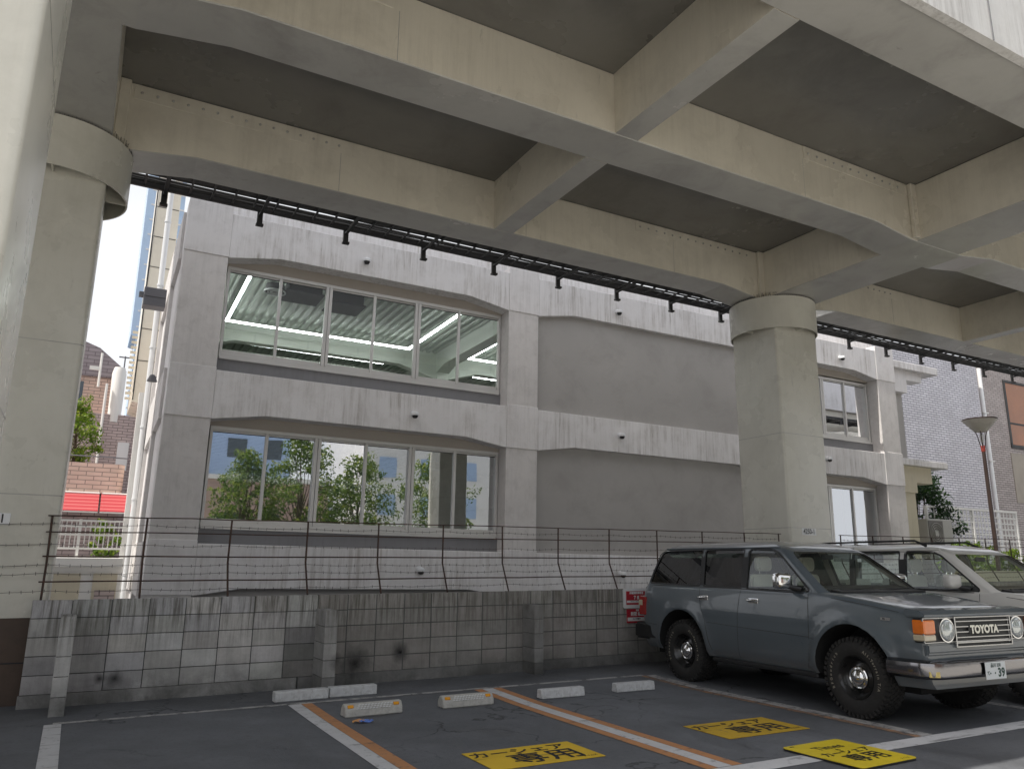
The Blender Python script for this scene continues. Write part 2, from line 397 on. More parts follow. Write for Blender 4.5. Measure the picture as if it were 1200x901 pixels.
gtext(t, 'カーシェア', .205, -.07, .165, .0085, M['ink_worn2'], .004, .93, .9)
gtext(t, '専用', .33, .07, -.11, .0085, M['ink_worn2'], .005, 1.05, 1.0)
gtext(t, 'タイムズ', .035, .42, -.24, .0085, M['ink_worn2'], .001)
t = thing('ground_sign', 'loose yellow panel lying across the white front line, black lettering in rows', 'ground sign', (6.02, 4.87, .0), R(2))
MB().prism(rrect(-.37, .37, -.40, .40, .04), 'z', .006, .019).build('backing', M['blackink'], t, local=True)
MB().prism(rrect(-.37, .37, -.40, .40, .04), 'z', .0195, .025).build('plate', M['yellow_clean'], t, local=True)
gtext(t, 'Times', .145, .0, .20, .0262, M['blackink'], .003)
gtext(t, 'の', .055, .0, .10, .0262, M['blackink'], .001)
gtext(t, 'カーシェア', .125, .0, .01, .0262, M['blackink'], .003)
gtext(t, '専用', .23, .02, -.18, .0262, M['blackink'], .004)
gtext(t, 'タイムズ', .03, .25, -.36, .0262, M['blackink'], .0)
gtext(t, '■■', .03, -.28, .36, .0262, M['blackink'], .0)

# wheel stops
def stop_plain(label, x, y, w=.62, rot=0):
    t = thing('wheel_stop', label, 'wheel stop', (x, y, gz(x, y)), rot)
    m = MB(); m.prism([(-.065, 0), (.065, 0), (.05, .105), (-.05, .105)], 'x', -w/2, w/2)
    m.build('block', M['stop_white'], t, bevel=.008, local=True)
    return t
def stop_refl(label, x, y, rot=0):
    t = thing('wheel_stop', label, 'wheel stop', (x, y, gz(x, y)), rot)
    m = MB(); m.prism([(-.085, 0), (.085, 0), (.075, .07), (.035, .125), (-.035, .125), (-.075, .07)], 'x', -.32, .32)
    m.build('block', M['stop_conc'], t, bevel=.01, local=True)
    rb = MB()
    for i in range(11):
        for k in range(3):
            x0 = -.19+i*.036; f = k*.3+.08
            y0, z0 = -.0765+.038*f, .070+.055*f
            rb.obox((x0+k*.012, y0-.004, z0+.004), (1,.0,.25), (0,.55,.83), (0,-.83,.55), .013, .004, .004)
    rb.build('raised_ribs', M['plainwhite'], t, local=True)
    for sx in (-.26, .25):
        r = MB(); r.obox((sx, -.055, .101), (1,0,0), (0,.59,.81), (0,-.81,.59), .032, .017, .007)
        r.build('reflector', M['amber'], t, bevel=.003, local=True)
    return t
stop_refl('ribbed concrete wheel stop with amber reflectors, the nearer one left beside the dropped litter', 2.96, 8.40, R(2))
stop_refl('ribbed concrete wheel stop with amber reflectors, beside the orange and white double line', 4.08, 8.42, R(1))
stop_plain('plain white wheel stop in the middle bay, just right of the double line', 5.37, 8.44, .62, R(0))
stop_plain('plain white wheel stop nearest the grey-blue SUV', 6.47, 8.44, .60, R(-1))
# two kerb blocks pushed against the wall
for lab, x0, x1, y, r in (('white scuffed kerb block against the wall, left of its pair', 2.17, 2.80, 9.53, 3), ('white scuffed kerb block against the wall, right of its pair', 2.815, 3.40, 9.555, 1)):
    t = thing('kerb_block', lab, 'kerb block', ((x0+x1)/2, y, gz(x0, y)), R(r))
    MB().box(-(x1-x0)/2, (x1-x0)/2, -.06, .06, 0, .115).build('block', M['stop_white'], t, bevel=.01, local=True)
# litter
t = thing('litter', 'crumpled orange and blue wrapper lying beside the wheel stop', 'litter', (2.70, 8.02, 0))
rn = random.Random(3)
def scrap(name, mat, cx, cy, s):
    m = MB(); n = 6
    vs = [(cx+(i/n-.5)*s+rn.uniform(-.006, .006), cy+(j/n-.5)*s*.45+rn.uniform(-.006, .006), .006+rn.random()*.028) for i in range(n+1) for j in range(n+1)]
    m.add(vs, [(i*(n+1)+j, (i+1)*(n+1)+j, (i+1)*(n+1)+j+1, i*(n+1)+j+1) for i in range(n) for j in range(n)])
    m.build(name, mat, t, local=True)
scrap('wrapper', surf('orange_wrapper', (.65, .33, .12), .4, .2, 30, None, 0, 0, None, 0), 0, .02, .13)
scrap('torn_flap', surf('blue_wrapper', (.12, .22, .60), .4, .2, 30, None, 0, 0, None, 0), .07, -.01, .14)
for (x, y) in ((4.2, 7.2), (1.0, 6.6), (6.0, 8.3), (.9, 6.9)):
    pass
# ------------------------------------------------------------------ block wall, fence, wall signs
WY = 10.333
def wtop(x): return 1.133+.0088*(x+.36)
def soot(nt, base):
    v = mapping(nt, src='Object')
    N, L = nt.nodes, nt.links
    for (x, z, r, a) in ((-3.60, .27, .08, .9), (-3.44, .26, .12, .95), (.0, .40, .17, .98), (-.62, .28, .30, .92), (-.95, .35, .16, .9), (5.2, .15, .95, .8), (3.9, .05, .5, .5)):
        s = N.new('ShaderNodeVectorMath'); s.operation = 'DISTANCE'
        mm = mapping(nt, (1, 0, 1)); L.new(mm, s.inputs[0]); s.inputs[1].default_value = (x, 0, z)
        n = noise(nt, v, 5, 6, .7); d = mul(nt, s.outputs['Value'], mul(nt, n, r*.9), 'ADD')
        f = ramp(nt, d, [(r*.45, a), (r*1.35, 0.)]); base = mixrgb(nt, f, base, (.012, .012, .013))
    return base
def blockmat(name, col, streak):
    m, nt, N, L = _nt(name); v = mapping(nt)
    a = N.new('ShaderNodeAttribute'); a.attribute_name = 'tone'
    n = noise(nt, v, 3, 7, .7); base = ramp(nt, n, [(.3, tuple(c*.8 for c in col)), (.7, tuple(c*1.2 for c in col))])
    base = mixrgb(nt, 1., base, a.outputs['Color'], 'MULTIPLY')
    vs = mapping(nt, (13, 1, .7)); s = noise(nt, vs, 2.0, 6, .7)
    pz = N.new('ShaderNodeSeparateXYZ'); L.new(mapping(nt), pz.inputs[0])
    top = ramp(nt, pz.outputs['Z'], [(.55, .15), (1.1, 1.)])
    base = mixrgb(nt, mul(nt, ramp(nt, s, [(.44, 0.), (.62, streak)]), top), base, (.085, .08, .062))
    s2 = noise(nt, mapping(nt, (20, 1, 1.2), (4, 0, 0)), 2.0, 5, .7)
    base = mixrgb(nt, mul(nt, ramp(nt, s2, [(.60, 0.), (.72, .5)]), top), base, (.42, .41, .38))
    sc = noise(nt, mapping(nt, (1, 1, 1.5)), 6.5, 10, .8, 1.5)
    low = ramp(nt, pz.outputs['Z'], [(.25, 1.), (.75, 0.)])
    base = mixrgb(nt, mul(nt, ramp(nt, sc, [(.685, 0.), (.70, .8)]), low), base, (.5, .5, .5))
    dm = mul(nt, ramp(nt, pz.outputs['Z'], [(.0, .85), (.42, 0.)]), ramp(nt, noise(nt, v, 1.3, 6, .7, .5), [(.38, 0.), (.62, 1.)])); base = mixrgb(nt, dm, base, (.07, .07, .066))
    base = soot(nt, base)
    fine = noise(nt, v, 130, 4, .7)
    pit = N.new('ShaderNodeTexVoronoi'); pit.inputs['Scale'].default_value = 55; L.new(v, pit.inputs['Vector'])
    base = mixrgb(nt, ramp(nt, pit.outputs['Distance'], [(.06, .7), (.13, 0.)]), base, (.04, .04, .038))
    _out(nt, bsdf(nt, base, .93, 0, bumpn(nt, fine, .6, .006), 0, .2)); return m
M['block'] = blockmat('weathered_concrete_block', (.43, .425, .415), .75)
M['mortar'] = surf('wall_mortar', (.085, .088, .085), .95, .2, 4, None, 0, 0, None, .5, 80)
wall = thing('block_wall', 'weathered, sooty grey concrete block wall along the back of the parking bays', 'wall', (4, WY, 0))
rn = random.Random(11)
b = MB(); x = -.36; i = 0
while x < 22.4:
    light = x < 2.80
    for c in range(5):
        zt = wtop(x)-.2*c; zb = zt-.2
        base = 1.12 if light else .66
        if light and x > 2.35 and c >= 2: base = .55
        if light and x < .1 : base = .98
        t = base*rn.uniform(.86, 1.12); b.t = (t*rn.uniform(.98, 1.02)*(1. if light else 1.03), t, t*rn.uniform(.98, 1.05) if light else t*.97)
        dy = rn.uniform(-.0015, .0015)+(0 if light else .006)
        x1 = x+.4
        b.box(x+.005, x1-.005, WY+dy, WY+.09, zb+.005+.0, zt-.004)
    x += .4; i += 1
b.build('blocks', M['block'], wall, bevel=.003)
m = MB(); m.box(-.352, 22.35, WY+.0075, WY+.085, .0, 1.12); m.prism([(-.352, .9), (22.35, .9), (22.35, wtop(22.35)-.012), (-.352, wtop(-.352)-.012)], 'y', WY+.0078, WY+.0848)
m.build('mortar', M['mortar'], wall)
f = MB(); f.t = .72
f.prism([(-.37, -.05), (2.62, -.05), (2.62, wtop(2.6)-1.002), (-.37, wtop(-.36)-1.002)], 'y', WY-.022, WY+.06); f.t = .5
f.prism([(2.64, -.05), (22.3, -.05), (22.3, wtop(22.3)-1.002), (2.64, wtop(2.6)-1.002)], 'y', WY-.012, WY+.06)
f.build('footing', M['block'], wall, bevel=.006)
rs = MB(); rs.box(2.4, 2.41, WY+.1, WY+.11, .5, .6)
# buttress piers
for (x0, x1, y0, zt, tone, base) in ((-.055, .09, 9.70, .985, 1.15, 4), (2.82, 2.98, 9.88, .99, .8, 4), (5.905, 6.055, 9.98, 1.0, .62, 4)):
    p = MB(); z = zt
    for c in range(5):
        zb = max(-.02, z-.2); p.t = tone*rn.uniform(.85, 1.1) if c < 4 else tone*.7
        p.box(x0, x1, y0+rn.uniform(-.002, .002), WY-.002, zb+.003, z-.003); z -= .2
    o = p.build('buttress', M['block'], wall, bevel=.004)
    q = MB(); q.box(x0+.006, x1-.006, y0+.006, WY-.003, -.02, zt-.006); q.build('buttress_mortar', M['mortar'], wall)

fence = thing('barbed_wire_fence', 'rusty fence of bent posts and barbed wire on top of the block wall', 'fence', (4, WY+.05, 1.15))
FX = [-.28, .72, 1.71, 2.70, 3.70, 4.69, 5.68, 6.68, 7.67, 8.68, 9.70, 10.72, 11.62]
FX2 = [13.35+.99*k for k in range(9)]
yb, yt = WY+.03, WY+.235
def fpt(x, t):
    """t 0..1 along the bent post profile"""
    zb = wtop(x)
    if t < .42: k = t/.42; return (x, yb+(yt-yb)*k, zb+.40*k)
    k = (t-.42)/.58; return (x, yt, zb+.40+.545*k)
for x in FX+FX2:
    m = MB(); m.tube([fpt(x, 0), fpt(x, .06), fpt(x, .42), fpt(x, .5), fpt(x+rn.uniform(-.01, .01), 1.)], .0125, 6); m.build('post', M['rust'], fence)
for xa, xb in ((FX[0], FX[-1]), (FX2[0], FX2[-1])):
    for t in (.995, .80, .50, .20):
        m = MB(); pts = []
        n = int((xb-xa)/.5)
        for k in range(n+1):
            x = xa-.05+(xb-xa+.1)*k/n; p = fpt(x, t); pts.append((p[0], p[1]-.012, p[2]+rn.uniform(-.005, .005)))
        m.tube(pts, .0075 if t > .6 else .009, 5); m.build('rail', M['rust'], fence)
    for t in (.90, .65, .40, .30, .10):
        m = MB(); pts = []; n = int((xb-xa)/.1)
        x0 = xa-(1.3 if xa < 0 else 0)
        n = int((xb-x0)/.11)
        for k in range(n+1):
            x = x0+(xb-x0)*k/n; p = Vector(fpt(x, t)); ph = ((x-xa) % 1.0)
            p.z += -.018*math.sin(math.pi*ph)+rn.uniform(-.003, .003); pts.append(p)
            for s in (-1, 1):
                d = Vector((rn.uniform(-.3, .3), .4*s, 1)).normalized()*.019
                m.tube([p-d, p+d], .0022, 3, False)
        m.tube(pts, .0026, 4); m.build('barbed_wire', M['wire'], fence)

# two signs fixed to the wall
sg = thing('wall_sign', 'larger red and white notice on the block wall behind the grey-blue SUV', 'sign', (7.96, WY, .9))
yS = WY-.02
MB().prism(rrect(7.75, 8.30, .90, 1.205, .03), 'y', yS-.006, yS+.018).build('board', M['plainwhite'], sg)
MB().box(7.80, 8.26, yS-.009, yS-.0065, .955, 1.165).build('red_field', M['red'], sg)
MB().box(7.81, 8.26, yS-.012, yS-.0095, .985, 1.02).build('white_band', M['whiteink'], sg)
def wtext(txt, size, x, z, mat, t=sg, bold=.002, y=None):
    loc = Vector((x, (yS-.0125) if y is None else y, z))-t.location
    put_text('lettering', txt, size, frame(loc, (1,0,0), (0,0,1)), mat, t, bold)
wtext('月極契約車専用', .040, 8.00, 1.135, M['whiteink']); wtext('７８', .065, 8.0, 1.062, M['whiteink'], bold=.004)
wtext('無断駐車はご遠慮ください', .018, 7.99, 1.003, M['blackink'], y=yS-.0132, bold=0); wtext('管理者', .016, 8.1, .968, M['whiteink'], bold=0)
sg2 = thing('wall_sign', 'smaller red and white notice hanging below the larger one on the block wall', 'sign', (8.0, WY, .7))
MB().box(7.82, 8.24, yS-.002, yS+.018, .675, .888).build('board', M['red'], sg2)
MB().box(7.822, 8.238, yS-.0045, yS-.0022, .705, .76).build('white_band', M['whiteink'], sg2)
wtext('注意', .03, 8.02, .868, M['whiteink'], sg2, y=yS-.004); wtext('防犯 録画', .062, 8.02, .81, M['whiteink'], sg2, .003, y=yS-.004)
wtext('カメラ作動中', .026, 8.0, .735, M['blackink'], sg2, .001, y=yS-.006)
# ------------------------------------------------------------------ elevated road
ZB, ZT = 7.15, 8.05
PIER_X = (-14.22, -.82, 12.58, 25.98)
XA, XB = -46., 66.
via = thing('elevated_road', 'beige elevated road of box girders and cross beams spanning the car park', 'elevated road', (0, 7.8, 7.0))
allp = [-.82+13.4*k for k in range(-4, 6)]
def girder_poly(x0, x1, zt=ZT, zb=ZB):
    bot = []
    for p in allp:
        for dx, dz in ((-1.68, 0), (-.72, -.13), (.72, -.13), (1.68, 0)):
            if x0 < p+dx < x1: bot.append((p+dx, zb+dz))
    return [(x0, zb)]+bot+[(x1, zb), (x1, zt), (x0, zt)]
def girder(y0, y1):
    m = MB(); poly = girder_poly(XA, XB)
    m.prism(poly, 'y', y0, y1)
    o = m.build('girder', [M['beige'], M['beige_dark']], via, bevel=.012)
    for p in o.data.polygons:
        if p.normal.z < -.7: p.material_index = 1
    return o
GY = ((3.98, 4.70), (7.43, 8.13), (10.90, 11.60))
for a, b_ in GY: girder(a, b_)
for p in allp:
    m = MB()
    for (ya, yb2) in ((3.985, 11.595),): 
        m.prism([(ya, ZB-.125), (yb2, ZB-.125), (yb2, ZT-.003), (ya, ZT-.003)], 'x', p-.58, p+.60)
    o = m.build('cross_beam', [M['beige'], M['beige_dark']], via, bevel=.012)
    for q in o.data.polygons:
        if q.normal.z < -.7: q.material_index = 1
    xc = p+6.62
    for (ya, yb2) in ((4.70, 7.43), (8.13, 10.90)):
        m = MB(); m.box(xc-.18, xc+.19, ya+.002, yb2-.002, ZB+.004, ZT-.003)
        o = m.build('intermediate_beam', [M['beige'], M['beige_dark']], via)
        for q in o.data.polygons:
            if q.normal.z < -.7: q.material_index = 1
    if -15 < p < 26:
        for s in (-1, 1):
            x = p+(.01+s*.59)+s*.07
            for y in (10.84, 7.37):
                MB().box(x-.07, x+.07, y-.02, y+.058, ZB-.10, ZT-.004).build('stiffener', M['beige'], via, bevel=.01)
            if y: pass
            # splice plates with bolts near the pier
            for (gy, lo, hi) in ((10.90, .78, 3.9), (7.43, .78, 3.3)):
                xa, xb2 = sorted((p+s*lo, p+s*hi))
                pl = MB(); pl.box(xa, xb2, gy-.011, gy-.0015, ZT-.235, ZT-.012).build('splice_plate', M['beige'], via, bevel=.003)
                bo = MB(); n = int((xb2-xa)/.2)
                for k in range(n):
                    bo.lathe([(.020, -.001), (.020, -.012), (.012, -.019), (.0, -.02)], (xa+.1+k*.2, gy-.011, ZT-.13), 'y', 8)
                bo.build('bolts', M['beige_dark'], via)
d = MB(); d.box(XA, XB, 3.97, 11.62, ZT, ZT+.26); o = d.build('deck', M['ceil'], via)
# faint welded seams and lifting lugs on the deck underside
sm = MB()
for k in range(12):
    x = -20.4+k*6.7
    for (ya, yb2) in ((4.71, 7.42), (8.14, 10.89)):
        sm.box(x, x+.012, ya, yb2, ZT-.002, ZT-.0005)
sm.build('deck_seams', M['ceil'], via)
for gy in (10.90, 7.43, 3.98):
    ws_ = MB()
    for k in range(22):
        x = -20.9+k*3.35+(.35 if gy > 8 else 0); ws_.box(x, x+.008, gy-.0016, gy-.0004, ZB+.004, ZT-.24)
    ws_.build('web_seams', M['beige_dark'], via)
m = MB(); m.box(XA, XB, 3.86, 3.965, ZB-.035, 10.4); m.build('fascia_panel', M['fascia'], via)
m = MB(); m.box(XA, XB, 11.625, 11.73, ZT-.1, 10.4); m.build('parapet', M['conc'], via)
jn = MB()
for k in range(30): jn.box(-22+k*2.0, -22+k*2.0+.02, 3.85, 3.859, ZB-.035, 10.4)
jn.build('panel_joints', M['strip'], via)

def pier(label, px, py, brown=True, plate=None, cap=True, wet=False):
    t = thing('viaduct_pier', label, 'bridge pier', (px, py, 0), 0)
    h = .605
    m = MB(); m.prism(rrect(-h, h, -h, h, .055, 4), 'z', .93 if brown else 0, ZB-.14)
    m.build('shaft', M['pier'], t, smooth=True, local=True)
    for z in (4.15, 2.3):
        q = MB(); q.prism(rrect(-h-.0015, h+.0015, -h-.0015, h+.0015, .056, 4), 'z', z, z+.012); q.build('weld_seam', M['beige_dark'], t, local=True)
    if brown:
        m = MB(); m.prism(rrect(-h-.004, h+.004, -h-.004, h+.004, .055, 4), 'z', -.05, .928); m.build('base_cladding', M['brown'], t, local=True)
        m = MB(); m.prism(rrect(-h-.010, h+.010, -h-.010, h+.010, .055, 4), 'z', .44, .455); m.build('cladding_joint', M['blackink'], t, local=True)
    if cap:
        m = MB(); m.lathe([(.885, 6.32), (.885, 7.0), (.70, 7.012), (.70, 6.995), (.862, 6.985), (.862, 6.32)], (0,0,0), 'z', 64, closed=True)
        m.build('cap_ring', M['pier'], t, smooth=True, local=True)
        m = MB(); m.lathe([(.0, 6.80), (.86, 6.80), (.86, 6.83), (0, 6.83)], (0,0,0), 'z', 48); m.build('cap_underside', M['beige_dark'], t, local=True)
        for sy in (-1, 1):
            m = MB(); m.box(-.01, .01, sy*.607, sy*.86, 6.34, 6.80); m.build('cap_gusset', M['pier'], t, local=True)
            m = MB(); m.box(min(sy*.607, sy*.86), max(sy*.607, sy*.86), -.01, .01, 6.34, 6.80); m.build('cap_gusset', M['pier'], t, local=True)
        rr = random.Random(int(px*10)); m = MB()
        for k in range(120):
            a = 2*math.pi*k/120
            for rad in (.85, .875):
                x, y = rad*math.cos(a), rad*math.sin(a)
                m.tube([(x, y, 7.0), (x+rr.uniform(-.02, .02)*1.5, y+rr.uniform(-.02, .02)*1.5, 7.085)], .0028, 3, False)
        m.build('bird_spikes', M['black_steel'], t, local=True)
    if plate:
        x0, x1, txt, tz = plate
        p = MB(); p.box(x0, x1, -h-.006, -h-.001, tz-.065, tz+.065); b_ = p.build('number_plate', M['plainwhite'], t, local=True)
        put_text('lettering', txt, .135, frame(((x0+x1)/2, -h-.0075, tz), (1,0,0), (0,0,1)), M['blackink'], b_, .003, 1., .85, 1.)
    return t
pier('beige square bridge pier with round cap and number plate behind the parked cars', 12.56, 11.20, True, (-.27, .13, '4250-1', 2.24))
pier('beige round-capped bridge pier left of the block wall, brown plated at its foot', -.82, 11.20, True, (-.30, .12, '4249-1', 2.02))
pier('nearest bridge pier, white front and shiny grey side, cut by the left photo edge', -1.02, 4.33, True, None)
pier('bridge pier beside the front of the parked cars on the right', 12.56, 4.33, True, None)

# cable tray hung behind the rear girder
tray = thing('cable_tray', 'black steel cable tray with rungs hung on brackets behind the rear bridge girder', 'cable tray', (6, 12.2, 7.3))
TX0, TX1, TZ = -7., 34., 7.38
for y in (11.88, 12.60):
    m = MB(); m.box(TX0, TX1, y-.010, y+.010, TZ-.045, TZ+.035); m.box(TX0, TX1, y-.03, y+.03, TZ-.056, TZ-.05); m.build('side_rail', M['black_steel'], tray)
m = MB(); x = TX0
while x < TX1: m.box(x, x+.03, 11.90, 12.58, TZ-.04, TZ-.015); x += .33
m.build('rungs', M['black_steel'], tray)
for k, (y, r) in enumerate(((11.95, .026), (12.02, .03), (12.09, .022), (12.16, .034), (12.24, .03), (12.36, .022), (12.43, .016), (12.52, .024))):
    m = MB(); pts = [(TX0+i*1.0, y+rn.uniform(-.015, .015), TZ-.012+r+rn.uniform(0, .01)) for i in range(int(TX1-TX0)+1)]
    m.tube(pts, r, 6); m.build('cable', M['black_steel'], tray)
x = -6.9
while x < TX1-.5:
    m = MB(); m.box(x-.025, x+.025, 11.60, 12.72, TZ-.10, TZ-.065); m.box(x-.025, x+.025, 11.66, 11.70, TZ-.10, TZ+.5)
    m.box(x-.045, x+.045, 12.68, 12.72, TZ-.25, TZ-.02); m.box(x-.06, x+.06, 12.64, 12.72, TZ-.28, TZ-.245)
    m.build('bracket', M['black_steel'], tray); x += 1.495
# ------------------------------------------------------------------ office building (local frame: x along the front, y into the building, z up)
bld = thing('office_building', 'pale concrete office building with haunched openings and wide windows behind the block wall', 'building', (0, 16.5, 0))
_a, _t = -.0196, -.0099
_X = Vector((math.cos(_a)*math.cos(_t), math.sin(_a)*math.cos(_t), math.sin(_t))); _N = Vector((-math.sin(_a), math.cos(_a), 0)); _Z = _X.cross(_N)
_MM = Matrix.Identity(4)
for i in range(3): _MM[i][0], _MM[i][1], _MM[i][2] = _X[i], _N[i], _Z[i]
BROT = _MM.to_euler()
bld.rotation_euler = BROT
def bw(u, n, z):
    """building-frame point -> world"""
    return Vector((0, 16.5, 0))+_X*u+_N*n+_Z*z
def bb(name, mat, *boxes, bevel=.0, smooth=False, parent=bld):
    m = MB()
    for q in boxes: m.box(*q)
    return m.build(name, mat, parent, bevel=bevel, local=True)
COLS = [(1.16, 2.04), (8.82, 9.68), (17.40, 18.28), (22.74, 23.64)]
for (a, b_) in COLS:
    bb('column', M['conc_col'], (a, b_, .022, .62, -.3, 8.95), bevel=.012)
    for (z0, z1) in ((.95, 1.99), (4.42, 5.49), (7.92, 9.09)):
        bb('column_head', M['conc'], (a-.004, b_+.004, 0, .61, z0, z1), bevel=.006)
def haunch(u0, u1, zlow, zhigh, ztop, d=1.08):
    return [(u0, ztop), (u0, zlow), (u0+d, zhigh), (u1-d, zhigh), (u1, zlow), (u1, ztop)]
bays = [(COLS[i][1]+.006, COLS[i+1][0]-.006) for i in range(3)]
for i, (u0, u1) in enumerate(bays):
    for (zl, zh, zt) in ((7.91, 8.10, 8.93), (4.41, 4.575, 5.44)):
        m = MB(); m.prism(haunch(u0, u1, zl, zh, zt), 'y', .012, .60); m.build('spandrel_beam', M['conc_band'], bld, bevel=.01, local=True)
    zt = 1.93
    m = MB(); m.prism(haunch(u0, u1, .93, 1.07, zt, .9), 'y', .012, .60); m.build('spandrel_beam', M['conc_band'], bld, bevel=.01, local=True)
    m = MB(); m.box(u0, u1, .25, .6, -.3, 1.2); m.build('base_wall', M['panel'], bld, local=True)
# parapet set back above the top beam
bb('parapet', M['conc_band'], (1.2, 23.6, .75, .95, 8.7, 9.55))
bb('roof_slab', M['panel'], (1.3, 23.5, .6, 13.8, 8.72, 8.95))
# infill of the blind bay
u0, u1 = bays[1]
bb('infill_wall', M['panel'], (u0, u1, .16, .45, 5.42, 8.2), (u0, u1, .16, .45, 1.90, 4.65))
bb('infill_trim', M['conc'], (u0, u1, .145, .158, 1.90, 1.93))
# recess walls above and below the windows
def recess(u0, u1):
    for (z0, z1) in ((5.44, 5.80), (1.93, 2.25)): bb('sill_wall', M['strip'], (u0, u1, .40, .58, z0, z1))
    for (z0, z1) in ((7.87, 8.3), (4.34, 4.75)): bb('head_wall', M['soffit'], (u0, u1, .40, .58, z0, z1))
    for z in (5.78, 2.23): bb('window_sill', M['alu'], (u0+.06, u1-.06, .36, .47, z, z+.045), bevel=.004)
recess(*bays[0]); recess(*bays[2])
def window(u0, u1, z0, z1, npan, gl, edge):
    """a window of npan lights: pairs between stout mullions"""
    w = bb('window', M['alu'], (u0, u1, .405, .50, z0, z0+.085), (u0, u1, .405, .50, z1-.075, z1), (u0, u0+.055, .405, .50, z0+.085, z1-.075), (u1-.055, u1, .405, .50, z0+.085, z1-.075), bevel=.004)
    w['_org'] = (0,0,0); wid = (u1-u0-.11)/npan
    for k in range(1, npan):
        x = u0+.055+wid*k
        if k % 2 == 0:
            o = bb('mullion', M['alu'], (x-.075, x-.006, .40, .50, z0+.085, z1-.075), (x+.006, x+.075, .40, .50, z0+.085, z1-.075), (x-.006, x+.006, .44, .49, z0+.085, z1-.075), bevel=.004, parent=w)
        else:
            o = bb('mullion', M['alu'], (x-.032, x+.032, .41, .48, z0+.085, z1-.075), bevel=.004, parent=w)
    for k in range(npan):
        x0 = u0+.055+wid*k; x1 = x0+wid; y = .445+.02*(k % 2)
        bb('bottom_rail', M['alu'], (x0+.005, x1-.005, y, y+.03, z0+.087, z0+.165), parent=w); bb('top_rail', M['alu'], (x0+.005, x1-.005, y, y+.03, z1-.11, z1-.077), parent=w)
        m = MB(); m.quad((x0+.003, y+.015, z0+.165), (x1-.003, y+.015, z0+.165), (x1-.003, y+.015, z1-.11), (x0+.003, y+.015, z1-.11))
        m.build('pane', gl, w, local=True)
        g2 = bb('gasket', M['gasket'], (x0+.005, x1-.005, y+.005, y+.025, z1-.125, z1-.1105), parent=w)
window(2.10, 8.78, 5.83, 7.87, 6, M['glass_up'], 1); window(2.10, 8.80, 2.28, 4.34, 6, M['glass_lo'], 1)
window(18.35, 22.66, 5.83, 7.82, 4, M['glass_up'], 1); window(18.35, 22.68, 2.28, 4.33, 4, M['glass_lo'], 1)
# rooms
for (z0, z1, nm) in ((4.70, 8.70, 'upper'), (1.2, 4.70, 'lower')):
    bb('floor_slab', M['panel'], (1.5, 23.4, .62, 13.6, z0, z0+.22))
    bb('back_wall', M['white_in'], (1.5, 23.4, 12.6, 12.8, z0+.22, z1))
    bb('party_wall', M['white_in'], (1.6, 1.75, .62, 12.5, z0+.22, z1), (17.2, 17.35, .62, 12.5, z0+.22, z1), (23.1, 23.3, .62, 12.5, z0+.22, z1))
    # corrugated deck ceiling, ribs run into the building
    m = MB(); pts = []; u = 1.76; zc = z1-.06
    while u < 23.1:
        pts += [(u, zc), (u+.09, zc), (u+.12, zc-.075), (u+.21, zc-.075), (u+.24, zc)]; u += .24
    vs = [(p[0], .62, p[1]) for p in pts]+[(p[0], 12.5, p[1]) for p in pts]; n = len(pts)
    m.add(vs, [(i, i+1, n+i+1, n+i) for i in range(n-1)]); m.build('corrugated_ceiling', M['deck_in'], bld, local=True)
for (z, hi) in ((7.75, 8.64), (3.9, 4.64)):
    for ub in (9.9, 13.6, 17.0):
        m = MB(); m.prism([(.62, hi), (.62, z-.1), (2.2, z+.32), (6.3, z+.32), (7.9, z-.1), (12.5, z-.1), (12.5, hi)], 'x', ub-.22, ub+.22); m.build('ceiling_beam', M['white_in'], bld, local=True)
    m = MB(); m.prism([(1.8, hi), (1.8, z-.1), (3.2, z+.3), (8.4, z+.3), (9.8, z-.1), (9.8, hi)], 'y', 7.0, 7.35); m.build('ceiling_beam', M['white_in'], bld, local=True)
    m = MB(); m.prism([(9.9, hi), (9.9, z-.1), (11.2, z+.3), (15.8, z+.3), (17., z-.1), (17., hi)], 'y', 7.0, 7.35); m.build('ceiling_beam', M['white_in'], bld, local=True)
    bb('duct', M['white_in'], (3.0, 9.0, 9.0, 9.7, z+.15, z+.5))
    bb('inner_column', M['white_in'], (9.7, 10.1, 6.9, 7.4, z-3, hi), (1.8, 2.2, 6.9, 7.4, z-3, hi))
bb('low_partition', M['white_in'], (5.8, 8.2, 4.2, 4.3, 4.92, 6.5)); bb('low_partition', M['white_in'], (3.2, 7.4, 6.0, 6.1, 1.42, 3.0))
bb('roller_blind', M['blue_in'], (4.62, 4.95, .62, .64, 2.3, 4.2)); bb('roller_blind', M['blue_in'], (20.6, 21.5, .80, .83, 2.3, 4.25)); 
bb('roller_blind', M['drape'], (21.6, 22.3, .80, .83, 2.3, 4.25)); bb('roller_blind', M['drape'], (18.5, 20.4, .85, .88, 2.3, 4.25)); bb('curtain', M['drape'], (22.1, 22.55, 1.0, 1.1, 5.0, 7.8))
for (ua, ub2) in ((2.16, 4.30), (4.42, 6.52), (6.64, 8.74)):
    m = MB(); z = 2.36
    while z < 4.24: m.obox(((ua+ub2)/2, .545, z), (1,0,0), (0,.80,.60), (0,-.60,.80), (ub2-ua)/2, .016, .0012); z += .030
    m.build('stripe_slats', M['slat'], bld, local=True)  # slats added to imitate pale stripes reflected in the lower glass
